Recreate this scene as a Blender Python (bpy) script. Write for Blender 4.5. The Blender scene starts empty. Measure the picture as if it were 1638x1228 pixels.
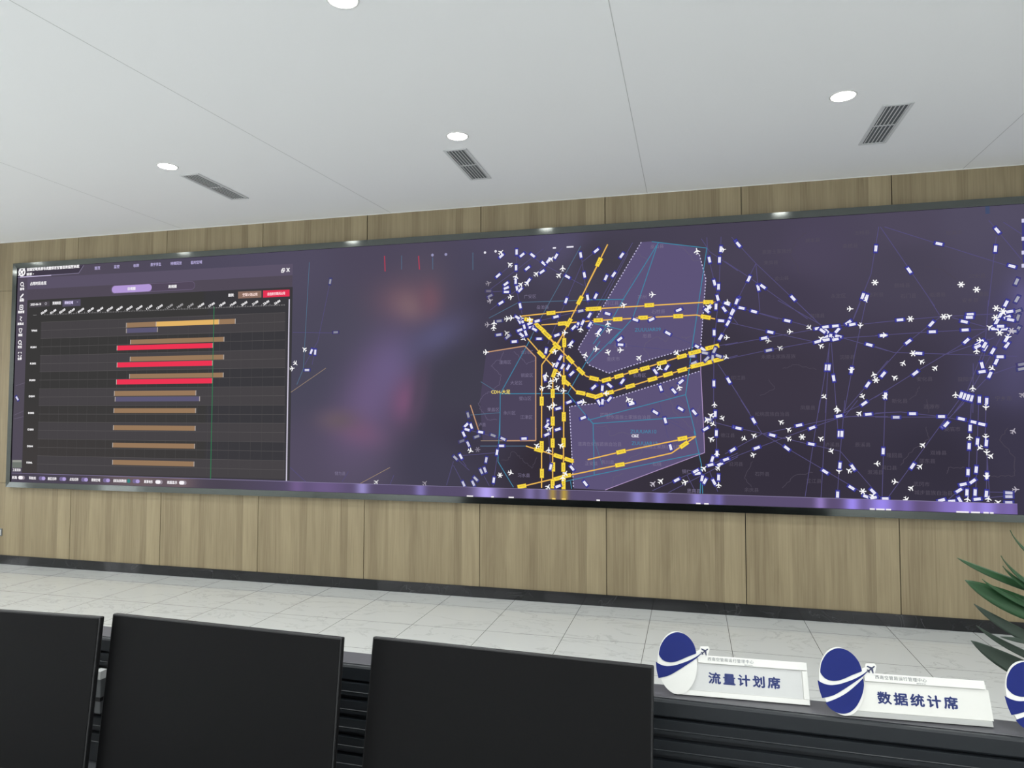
import bpy, bmesh, math, random
from math import sin, cos, pi, radians
from mathutils import Vector, Matrix
S = bpy.context.scene
C = S.collection
random.seed(7)
# ------------------------------------------------------------------ camera, world, lights, exposure
CAM = Vector((6.7563, -6.3565, 1.7247)); FPX = 1110.29
YAW, PITCH, ROLL = radians(-14.4817), radians(2.5273), radians(0.0888)
FW = Vector((sin(YAW)*cos(PITCH), cos(YAW)*cos(PITCH), sin(PITCH)))
_r = Vector((cos(YAW), -sin(YAW), 0)); _u = _r.cross(FW)
RT = cos(ROLL)*_r + sin(ROLL)*_u; UP = -sin(ROLL)*_r + cos(ROLL)*_u
cd = bpy.data.cameras.new('camera'); cam = bpy.data.objects.new('camera', cd); C.objects.link(cam)
cd.sensor_width = 36; cd.lens = FPX/1638*36; cd.clip_start = .05
M = Matrix((RT, UP, -FW)).transposed().to_4x4(); M.translation = CAM; cam.matrix_world = M
S.camera = cam
S.view_settings.view_transform = 'Standard'; S.view_settings.look = 'None'
S.view_settings.exposure = 0.0; S.view_settings.gamma = 1.0; S.view_settings.use_curve_mapping = False
S.cycles.use_denoising = True
w = bpy.data.worlds.new('daylight'); S.world = w; w.use_nodes = True
w.node_tree.nodes['Background'].inputs[0].default_value = (.95, .975, 1, 1)
w.node_tree.nodes['Background'].inputs[1].default_value = 3.1
LAMP_W = 15.0          # watts of each ceiling downlight
LAMP_COL = (.975, 1, .985)
CEIL = 3.7427
def ray(px, py):
    return FW + RT*((px-819)/FPX) - UP*((py-614)/FPX)
def on_y(px, py, y):
    d = ray(px, py); return CAM + d*((y-CAM.y)/d.y)
def on_z(px, py, z):
    d = ray(px, py); return CAM + d*((z-CAM.z)/d.z)
# ------------------------------------------------------------------ materials
def lin(c):
    return tuple((v/255/12.92 if v/255 <= .04045 else ((v/255+.055)/1.055)**2.4) for v in c)
def mat(name, col, rough=.5, metal=0, spec=.5, coat=0):
    m = bpy.data.materials.new(name); m.use_nodes = True
    b = m.node_tree.nodes['Principled BSDF']
    b.inputs['Base Color'].default_value = (*lin(col), 1); b.inputs['Roughness'].default_value = rough
    b.inputs['Metallic'].default_value = metal; b.inputs['Specular IOR Level'].default_value = spec
    b.inputs['Coat Weight'].default_value = coat; b.inputs['Coat Roughness'].default_value = .05
    return m
def emit(name, col, k=1.0):
    m = bpy.data.materials.new(name); m.use_nodes = True; nt = m.node_tree; nt.nodes.clear()
    o = nt.nodes.new('ShaderNodeOutputMaterial'); e = nt.nodes.new('ShaderNodeEmission')
    e.inputs[0].default_value = (*lin(col), 1); e.inputs[1].default_value = k
    nt.links.new(e.outputs[0], o.inputs[0]); return m
def nodes(m): return m.node_tree.nodes, m.node_tree.links, m.node_tree.nodes['Principled BSDF']
def math_node(N, L, op, a, b=None):
    n = N.new('ShaderNodeMath'); n.operation = op
    for i, v in enumerate((a, b)):
        if v is None: continue
        if isinstance(v, (int, float)): n.inputs[i].default_value = v
        else: L.new(v, n.inputs[i])
    return n.outputs[0]
def wood_mat():
    m = mat('oak_panel', (160, 140, 100), .42, spec=.35); N, L, b = nodes(m)
    tc = N.new('ShaderNodeTexCoord'); sp = N.new('ShaderNodeSeparateXYZ'); L.new(tc.outputs['Object'], sp.inputs[0])
    fx = math_node(N, L, 'FRACT', math_node(N, L, 'ADD', math_node(N, L, 'DIVIDE', sp.outputs[0], 1.2), 10.0))
    r = N.new('ShaderNodeValToRGB'); r.color_ramp.interpolation = 'CONSTANT'; L.new(fx, r.inputs[0])
    st = [(0, .52), (.05, .40), (.13, .50), (.22, .66), (.31, .58), (.40, .40), (.47, .56), (.60, .50), (.70, .58), (.785, .38), (.85, .74), (.93, .66)]
    e = r.color_ramp.elements; e[0].position = 0; e[0].color = (st[0][1],)*3+(1,); e[1].position = st[1][0]; e[1].color = (st[1][1],)*3+(1,)
    for p, v in st[2:]:
        q = e.new(p); q.color = (v, v, v, 1)
    def grain(sx, sz, det, dist):
        cmb = N.new('ShaderNodeCombineXYZ'); L.new(math_node(N, L, 'MULTIPLY', sp.outputs[0], sx), cmb.inputs[0]); L.new(math_node(N, L, 'MULTIPLY', sp.outputs[2], sz), cmb.inputs[2])
        nz = N.new('ShaderNodeTexNoise'); nz.inputs['Scale'].default_value = 1; nz.inputs['Detail'].default_value = det; nz.inputs['Distortion'].default_value = dist
        L.new(cmb.outputs[0], nz.inputs['Vector']); return nz.outputs['Fac']
    g1 = grain(70, 1.6, 4, .5); g2 = grain(12, .9, 3, 1.2); g3 = grain(260, 4, 2, 0)
    s = math_node(N, L, 'ADD', math_node(N, L, 'MULTIPLY', r.outputs[0], .72), math_node(N, L, 'MULTIPLY', g1, .46))
    s = math_node(N, L, 'ADD', s, math_node(N, L, 'MULTIPLY', g2, .42)); s = math_node(N, L, 'ADD', s, math_node(N, L, 'MULTIPLY', g3, .16))
    s = math_node(N, L, 'SUBTRACT', s, .37)
    c = N.new('ShaderNodeValToRGB'); L.new(s, c.inputs[0]); ce = c.color_ramp.elements
    ce[0].position = .2; ce[0].color = (*lin((120, 106, 82)), 1); ce[1].position = .85; ce[1].color = (*lin((170, 156, 125)), 1)
    L.new(c.outputs[0], b.inputs['Base Color']); return m
def floor_mat():
    m = mat('marble_tile', (204, 207, 207), .07, spec=.5); N, L, b = nodes(m)
    tc = N.new('ShaderNodeTexCoord'); sp = N.new('ShaderNodeSeparateXYZ'); L.new(tc.outputs['Object'], sp.inputs[0])
    def tile(o, off, hw):
        f = math_node(N, L, 'FRACT', math_node(N, L, 'ADD', math_node(N, L, 'DIVIDE', math_node(N, L, 'SUBTRACT', o, off), .6275), 50.5))
        return math_node(N, L, 'LESS_THAN', math_node(N, L, 'ABSOLUTE', math_node(N, L, 'SUBTRACT', f, .5)), hw/.6275)
    g = math_node(N, L, 'MAXIMUM', tile(sp.outputs[0], 3.891, .0022), tile(sp.outputs[1], -.333, .0022))
    mp = N.new('ShaderNodeMapping'); mp.inputs['Rotation'].default_value = (0, 0, .6); mp.inputs['Scale'].default_value = (1.0, 2.2, 1); L.new(tc.outputs['Object'], mp.inputs[0])
    nz = N.new('ShaderNodeTexNoise'); nz.inputs['Scale'].default_value = 1.5; nz.inputs['Detail'].default_value = 7; nz.inputs['Roughness'].default_value = .6; nz.inputs['Distortion'].default_value = 1.0; L.new(mp.outputs[0], nz.inputs['Vector'])
    v = math_node(N, L, 'ABSOLUTE', math_node(N, L, 'SUBTRACT', nz.outputs['Fac'], .5))
    r = N.new('ShaderNodeValToRGB'); L.new(v, r.inputs[0]); e = r.color_ramp.elements
    e[0].position = 0; e[0].color = (*lin((188, 190, 190)), 1); e[1].position = .016; e[1].color = (*lin((205, 208, 207)), 1)
    mx = N.new('ShaderNodeMix'); mx.data_type = 'RGBA'; L.new(g, mx.inputs['Factor']); L.new(r.outputs[0], mx.inputs['A']); mx.inputs['B'].default_value = (*lin((95, 95, 92)), 1)
    L.new(mx.outputs['Result'], b.inputs['Base Color']); return m
def black_marble_mat():
    m = mat('black_marble', (22, 23, 26), .06, spec=.5); N, L, b = nodes(m)
    tc = N.new('ShaderNodeTexCoord'); nz = N.new('ShaderNodeTexNoise'); nz.inputs['Scale'].default_value = 2.2; nz.inputs['Detail'].default_value = 6; nz.inputs['Distortion'].default_value = 1.5
    L.new(tc.outputs['Object'], nz.inputs['Vector'])
    v = math_node(N, L, 'ABSOLUTE', math_node(N, L, 'SUBTRACT', nz.outputs['Fac'], .5))
    r = N.new('ShaderNodeValToRGB'); L.new(v, r.inputs[0]); e = r.color_ramp.elements
    e[0].position = 0; e[0].color = (*lin((62, 63, 65)), 1); e[1].position = .004; e[1].color = (*lin((22, 23, 26)), 1)
    L.new(r.outputs[0], b.inputs['Base Color']); return m
def attr_emit(name):
    m = bpy.data.materials.new(name); m.use_nodes = True; nt = m.node_tree; nt.nodes.clear()
    o = nt.nodes.new('ShaderNodeOutputMaterial'); e = nt.nodes.new('ShaderNodeEmission'); a = nt.nodes.new('ShaderNodeVertexColor'); a.layer_name = 'picture'
    nt.links.new(a.outputs[0], e.inputs[0]); nt.links.new(e.outputs[0], o.inputs[0]); return m
WOOD = wood_mat(); TILE = floor_mat(); BMARBLE = black_marble_mat()
WHITE = mat('white_paint', (233, 234, 233), .75, spec=.2)
CEILP = mat('ceiling_board', (247, 248, 249), .7, spec=.2)
SEAM = mat('board_joint', (196, 197, 196), .8); GAP = mat('panel_gap', (38, 33, 26), .8)
FRAME = mat('polished_dark_frame', (102, 106, 104), .10, metal=1)
BEZEL = mat('monitor_shell', (24, 24, 25), .4, spec=.4); GLASSY = mat('monitor_screen', (6, 6, 7), .5, spec=.14)
ALU = mat('dark_anodised_rail', (29, 33, 37), .45, spec=.4); ALUTOP = mat('console_top', (74, 74, 78), .4); DESK = mat('desk_laminate', (70, 72, 75), .4)
SILVER = mat('grey_metal', (120, 122, 124), .4, metal=.6); PALE = mat('pale_plastic', (205, 206, 205), .4)
ACRYL = mat('white_acrylic', (216, 216, 211), .28); INSERT = mat('grey_insert', (192, 193, 191), .35); ACRYL2 = mat('cream_insert', (210, 210, 204), .35); STRIPG = mat('plate_foot_strip', (166, 167, 164), .4)
BLUE = mat('blue_vinyl', (12, 29, 102), .35, spec=.2); NAVY = mat('navy_vinyl', (33, 39, 76), .35); INK = mat('grey_ink', (112, 117, 122), .5); INKD = mat('dark_ink', (90, 95, 102), .5); TXT = mat('blue_ink', (38, 54, 118), .45)
GRILLE = mat('white_grille', (214, 216, 217), .45); DARK = mat('duct_dark', (98, 102, 104), .9)
TRIMW = mat('lamp_trim', (226, 226, 224), .4); LAMP = emit('lamp_diffuser', (255, 253, 248), 30)
LEAF = mat('leaf_green', (40, 74, 44), .38); LEAFD = mat('leaf_dark', (44, 58, 48), .4); STEM = mat('stem_green', (70, 84, 54), .6); POT = mat('glazed_pot', (200, 200, 196), .2); SOIL = mat('soil', (52, 40, 30), .95)
# ------------------------------------------------------------------ mesh helpers
def obj(name, bm, mats, parent=None, smooth=False, bevel=0, loc=None, rotz=0, flat=False):
    me = bpy.data.meshes.new(name)
    if not flat: bmesh.ops.recalc_face_normals(bm, faces=bm.faces[:])
    bm.to_mesh(me); bm.free()
    for m in (mats if isinstance(mats, (list, tuple)) else [mats]): me.materials.append(m)
    if smooth:
        for p in me.polygons: p.use_smooth = True
    o = bpy.data.objects.new(name, me); C.objects.link(o)
    if parent: o.parent = parent
    if loc is not None: o.location = loc
    if rotz: o.rotation_euler.z = rotz
    if bevel:
        b = o.modifiers.new('bevel', 'BEVEL'); b.width = bevel; b.segments = 2; b.limit_method = 'ANGLE'
    return o
def box(bm, x0, x1, y0, y1, z0, z1, mi=0):
    v = [bm.verts.new((x, y, z)) for z in (z0, z1) for y in (y0, y1) for x in (x0, x1)]
    for f in ((0, 2, 3, 1), (4, 5, 7, 6), (0, 1, 5, 4), (2, 6, 7, 3), (0, 4, 6, 2), (1, 3, 7, 5)):
        bm.faces.new([v[i] for i in f]).material_index = mi
def boxes(*bs):
    bm = bmesh.new()
    for b in bs: box(bm, *b)
    return bm
def prism(bm, pts, n0, n1, f, mi=0):
    """outline pts (u, v) extruded from n0 to n1; f maps (u, v, n) to a point"""
    a = [bm.verts.new(f(u, v, n0)) for u, v in pts]; b = [bm.verts.new(f(u, v, n1)) for u, v in pts]; k = len(pts)
    bm.faces.new(a).material_index = mi; bm.faces.new(b[::-1]).material_index = mi
    for i in range(k): bm.faces.new((a[i], a[(i+1) % k], b[(i+1) % k], b[i])).material_index = mi
def tube(bm, path, rad, seg=8):
    rings = []
    for i, p in enumerate(path):
        p = Vector(p); d = (Vector(path[min(i+1, len(path)-1)])-Vector(path[max(i-1, 0)])).normalized()
        s = d.cross(Vector((0, 0, 1)) if abs(d.z) < .9 else Vector((1, 0, 0))).normalized(); t = d.cross(s)
        r = rad[i] if isinstance(rad, (list, tuple)) else rad
        rings.append([bm.verts.new(p+(s*cos(2*pi*k/seg)+t*sin(2*pi*k/seg))*r) for k in range(seg)])
    for a, b in zip(rings, rings[1:]):
        for k in range(seg): bm.faces.new((a[k], a[(k+1) % seg], b[(k+1) % seg], b[k]))
    bm.faces.new(rings[0][::-1]); bm.faces.new(rings[-1])
def lathe(bm, prof, seg=40):
    rings = [[bm.verts.new((r*cos(2*pi*k/seg), r*sin(2*pi*k/seg), z)) for k in range(seg)] for r, z in prof]
    for a, b in zip(rings, rings[1:]):
        for k in range(seg): bm.faces.new((a[k], a[(k+1) % seg], b[(k+1) % seg], b[k]))
    return rings
def thing(name, label, cat, loc=(0, 0, 0), rotz=0, group=None):
    o = bpy.data.objects.new(name, None); C.objects.link(o); o.location = loc; o.rotation_euler.z = rotz
    o['label'] = label; o['category'] = cat
    if group: o['group'] = group
    o.empty_display_size = .1
    return o
def struct(name, bm, m, **k):
    o = obj(name, bm, m, **k); o['kind'] = 'structure'; return o
def dup(root, loc, label):
    r = root.copy(); C.objects.link(r); r.location = loc; r['label'] = label
    for ch in list(root.children):
        c = ch.copy(); C.objects.link(c); c.parent = r
        for g in list(ch.children):
            d = g.copy(); C.objects.link(d); d.parent = c
    return r
_tc = {}
def text_polys(s, weight=0.0, space=1.0):
    """triangulated outline of a string, centred, glyph height about 1"""
    if (s, weight, space) in _tc: return _tc[s, weight, space]
    cu = bpy.data.curves.new('t', 'FONT'); cu.body = s; cu.size = 1; cu.align_x = 'CENTER'; cu.align_y = 'CENTER'; cu.resolution_u = 2; cu.fill_mode = 'FRONT'; cu.space_character = space
    o = bpy.data.objects.new('t', cu); C.objects.link(o); bpy.context.view_layer.update()
    dg = bpy.context.evaluated_depsgraph_get(); me = o.evaluated_get(dg).to_mesh()
    vs = [(v.co.x, v.co.y) for v in me.vertices]; fs = [tuple(p.vertices) for p in me.polygons]
    o.evaluated_get(dg).to_mesh_clear(); bpy.data.objects.remove(o); bpy.data.curves.remove(cu)
    if weight and vs:
        k = len(vs); sh = ((-weight, 0), (weight, 0), (0, weight), (0, -weight)) if weight > .01 else ((-weight, 0), (weight, 0))
        fs = [tuple(i+q*k for i in f) for q in range(len(sh)) for f in fs]; vs = [(x+a, y+b) for a, b in sh for x, y in vs]
    if vs:
        xs = [v[0] for v in vs]; ys = [v[1] for v in vs]; cx = (min(xs)+max(xs))/2; cy = (min(ys)+max(ys))/2
        vs = [(x-cx, y-cy) for x, y in vs]; wd = max(xs)-min(xs); ht = max(ys)-min(ys)
    else: wd = ht = 1
    _tc[s, weight, space] = (vs, fs, wd, ht); return _tc[s, weight, space]
# ------------------------------------------------------------------ the room
X0, X1, Y1 = -3.2, 12.6, -11.0
struct('floor', boxes((X0-.2, X1+.2, Y1-.2, .2, -.1, 0)), TILE)
struct('ceiling', boxes((X0-.2, X1+.2, Y1-.2, .2, CEIL, CEIL+.1)), CEILP)
bm = boxes((X0-.2, X1+.2, .012, .2, 0, CEIL, 1))
cuts = [X0] + [k*1.2 for k in range(-2, 11)] + [X1]
ZS = (.6435, 2.02, .918, CEIL)          # joints of the narrow panels beside the screen
for a, b in zip(cuts, cuts[1:]):
    zz = [.1, CEIL-.004] if a > -.01 else [.1, .926, 3.165, CEIL-.004]
    for c, d in zip(zz, zz[1:]): box(bm, a+.0036, b-.0036, 0, .015, c+.002, d-.002, 0)
struct('wall_front', bm, [WOOD, GAP])
struct('wall_right', boxes((X1, X1+.2, Y1, .0, 0, CEIL)), WHITE)
ADDED_WIN = [(-1.5, 2.3), (3.1, 6.9), (7.7, 11.5)]; BZ0, BZ1 = .9, 3.1  # unseen back-wall windows, added so their daylight brightens the ceiling
bm = boxes((X0, X1, Y1-.2, Y1, 0, BZ0), (X0, X1, Y1-.2, Y1, BZ1, CEIL)); xs = [X0]+[v for q in ADDED_WIN for v in q]+[X1]
for i in range(0, len(xs), 2): box(bm, xs[i], xs[i+1], Y1-.2, Y1, BZ0, BZ1)
struct('wall_back', bm, WHITE)
WIN = [(-4.75, -3.75), (-2.45, -1.45)]; WZ0, WZ1 = .45, 2.9
bm = bmesh.new(); ys = [Y1] + [v for w_ in WIN for v in w_] + [0]
for i in range(0, len(ys), 2): box(bm, X0-.2, X0, ys[i], ys[i+1], 0, CEIL)
for a, b in WIN: box(bm, X0-.2, X0, a, b, 0, WZ0); box(bm, X0-.2, X0, a, b, WZ1, CEIL)
struct('wall_left', bm, WHITE)
def pane_mat():
    m = bpy.data.materials.new('window_glass'); m.use_nodes = True; nt = m.node_tree; nt.nodes.clear()
    o = nt.nodes.new('ShaderNodeOutputMaterial'); t = nt.nodes.new('ShaderNodeBsdfTransparent'); g = nt.nodes.new('ShaderNodeBsdfGlossy'); x = nt.nodes.new('ShaderNodeMixShader')
    g.inputs['Roughness'].default_value = .02; x.inputs[0].default_value = .08
    nt.links.new(t.outputs[0], x.inputs[1]); nt.links.new(g.outputs[0], x.inputs[2]); nt.links.new(x.outputs[0], o.inputs[0]); return m
PANE = pane_mat()
for i, (a, b) in enumerate(WIN):
    f = struct('window_%d' % (i+1), boxes((X0-.14, X0-.08, a, a+.05, WZ0, WZ1), (X0-.14, X0-.08, b-.05, b, WZ0, WZ1), (X0-.14, X0-.08, a+.05, b-.05, WZ0, WZ0+.05), (X0-.14, X0-.08, a+.05, b-.05, WZ1-.05, WZ1), (X0-.13, X0-.09, (a+b)/2-.02, (a+b)/2+.02, WZ0+.05, WZ1-.05)), TRIMW)
    obj('pane', boxes((X0-.113, X0-.107, a+.045, b-.045, WZ0+.045, WZ1-.045)), PANE, f)
for i, (a, b) in enumerate(ADDED_WIN):  # frames and panes of the added back windows, ceiling fill only
    f = struct('window_%d' % (i+3), boxes((a, a+.05, Y1-.14, Y1-.08, BZ0, BZ1), (b-.05, b, Y1-.14, Y1-.08, BZ0, BZ1), (a+.05, b-.05, Y1-.14, Y1-.08, BZ0, BZ0+.05), (a+.05, b-.05, Y1-.14, Y1-.08, BZ1-.05, BZ1), ((a+b)/2-.03, (a+b)/2+.03, Y1-.13, Y1-.09, BZ0+.05, BZ1-.05)), TRIMW)
    obj('pane', boxes((a+.045, b-.045, Y1-.113, Y1-.107, BZ0+.045, BZ1-.045)), PANE, f)
struct('baseboard_front', boxes((X0, X1, -.012, -.0005, 0, .1018)), BMARBLE)
struct('baseboard_left', boxes((X0+.0005, X0+.012, Y1, -.0125, 0, .1)), BMARBLE)
struct('baseboard_right', boxes((X1-.012, X1-.0005, Y1, -.0125, 0, .1)), BMARBLE)
struct('baseboard_back', boxes((X0+.0125, X1-.0125, Y1+.0005, Y1+.012, 0, .1)), BMARBLE)
for i, (xa, xb) in enumerate(((1.40, 1.40), (3.50, 3.86), (6.385, 6.385), (8.93, 8.93), (-1.15, -1.15), (11.45, 11.45))):
    bm = bmesh.new(); v = [bm.verts.new(p) for p in ((xa-.0022, -4.4, CEIL-.0004), (xa+.0022, -4.4, CEIL-.0004), (xb+.0022, -.001, CEIL-.0004), (xb-.0022, -.001, CEIL-.0004))]
    v2 = [bm.verts.new((q.co.x, q.co.y, CEIL+.001)) for q in v]; bm.faces.new(v); bm.faces.new(v2[::-1])
    for k in range(4): bm.faces.new((v[k], v[(k+1) % 4], v2[(k+1) % 4], v2[k]))
    struct('trim_%d' % (i+1), bm, SEAM)
struct('trim_7', boxes((X0, X1, -.006, -.0005, CEIL-.006, CEIL-.0003)), WHITE)
# ------------------------------------------------------------------ ceiling downlights
R0 = .083
lamp0 = thing('downlight', 'round lit downlight above the left end of the screen, beside the leftmost ceiling vent', 'ceiling light', (2.639, -1.66, CEIL), group='round ceiling downlights')
bm = bmesh.new(); lathe(bm, [(R0-.013, -.0005), (R0-.011, -.005), (R0-.003, -.0045), (R0, -.0005)], 48); obj('trim_ring', bm, TRIMW, lamp0, True)
bm = bmesh.new(); ring = [bm.verts.new(((R0-.013)*cos(2*pi*k/48), (R0-.013)*sin(2*pi*k/48), -.0015)) for k in range(48)]; bm.faces.new(ring[::-1]); obj('diffuser', bm, LAMP, lamp0, flat=True)
ld = bpy.data.lights.new('downlight_glow', 'AREA'); ld.shape = 'DISK'; ld.size = 2*R0-.03; ld.energy = LAMP_W; ld.color = LAMP_COL; ld.spread = radians(150)
lo = bpy.data.objects.new('downlight_glow', ld); C.objects.link(lo); lo.parent = lamp0; lo.location = (0, 0, -.007)
SEEN = {(5.131, -1.66): 'round lit downlight above the middle of the screen, beside the middle ceiling vent', (7.706, -1.66): 'round lit downlight at the right of the ceiling, beside the rightmost ceiling vent',
        (5.131, -3.376): 'round lit downlight cut by the top edge of the view, nearest the viewer'}
for y in (-1.66, -3.376, -5.1, -6.8, -8.5, -10.2):
    for x in (-2.35, .14, 2.639, 5.131, 7.706, 10.2):
        if (x, y) != (2.639, -1.66):
            dup(lamp0, (x, y, CEIL), SEEN.get((x, y), 'round recessed ceiling downlight outside the view, lighting the room'))
# ------------------------------------------------------------------ ceiling vents
vent0 = thing('ceiling_vent', 'narrow white slatted air vent at the left of the ceiling, beside the leftmost downlight', 'air vent', (2.68, -1.118, CEIL), group='slatted ceiling vents')
VX, VY = .094, .345
bm = bmesh.new()
for q in ((-VX, -VX+.022, -VY, VY), (VX-.022, VX, -VY, VY), (-VX+.022, VX-.022, -VY, -VY+.022), (-VX+.022, VX-.022, VY-.022, VY)): box(bm, *q, -.007, -.0004)
obj('frame', bm, GRILLE, vent0, bevel=.002)
obj('duct_backing', boxes((-VX+.022, VX-.022, -VY+.022, VY-.022, -.0016, -.0006)), DARK, vent0)
for k in range(6): obj('slat', boxes((-VX+.034+k*.0252-.0028, -VX+.034+k*.0252+.0028, -VY+.022, VY-.022, -.006, -.0018)), GRILLE, vent0)
obj('crossbar', boxes((-VX+.022, VX-.022, -.006, .006, -.0058, -.0019)), GRILLE, vent0)
dup(vent0, (5.03, -1.088, CEIL), 'narrow white slatted air vent in the middle of the ceiling, below the middle downlight')
dup(vent0, (8.077, -1.113, CEIL), 'narrow white slatted air vent at the right of the ceiling, beside the rightmost downlight')
q = on_y(3, 851, 0); sock = thing('wall_socket', 'small grey wall plate on the wood panel, cut by the left edge of the view', 'wall plate', (q.x-.035, 0, q.z))
obj('plate', boxes((-.043, .043, -.008, -.0004, -.043, .043)), SILVER, sock, bevel=.003); obj('cover', boxes((-.03, .03, -.011, -.0082, -.03, .03)), PALE, sock, bevel=.001)
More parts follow.
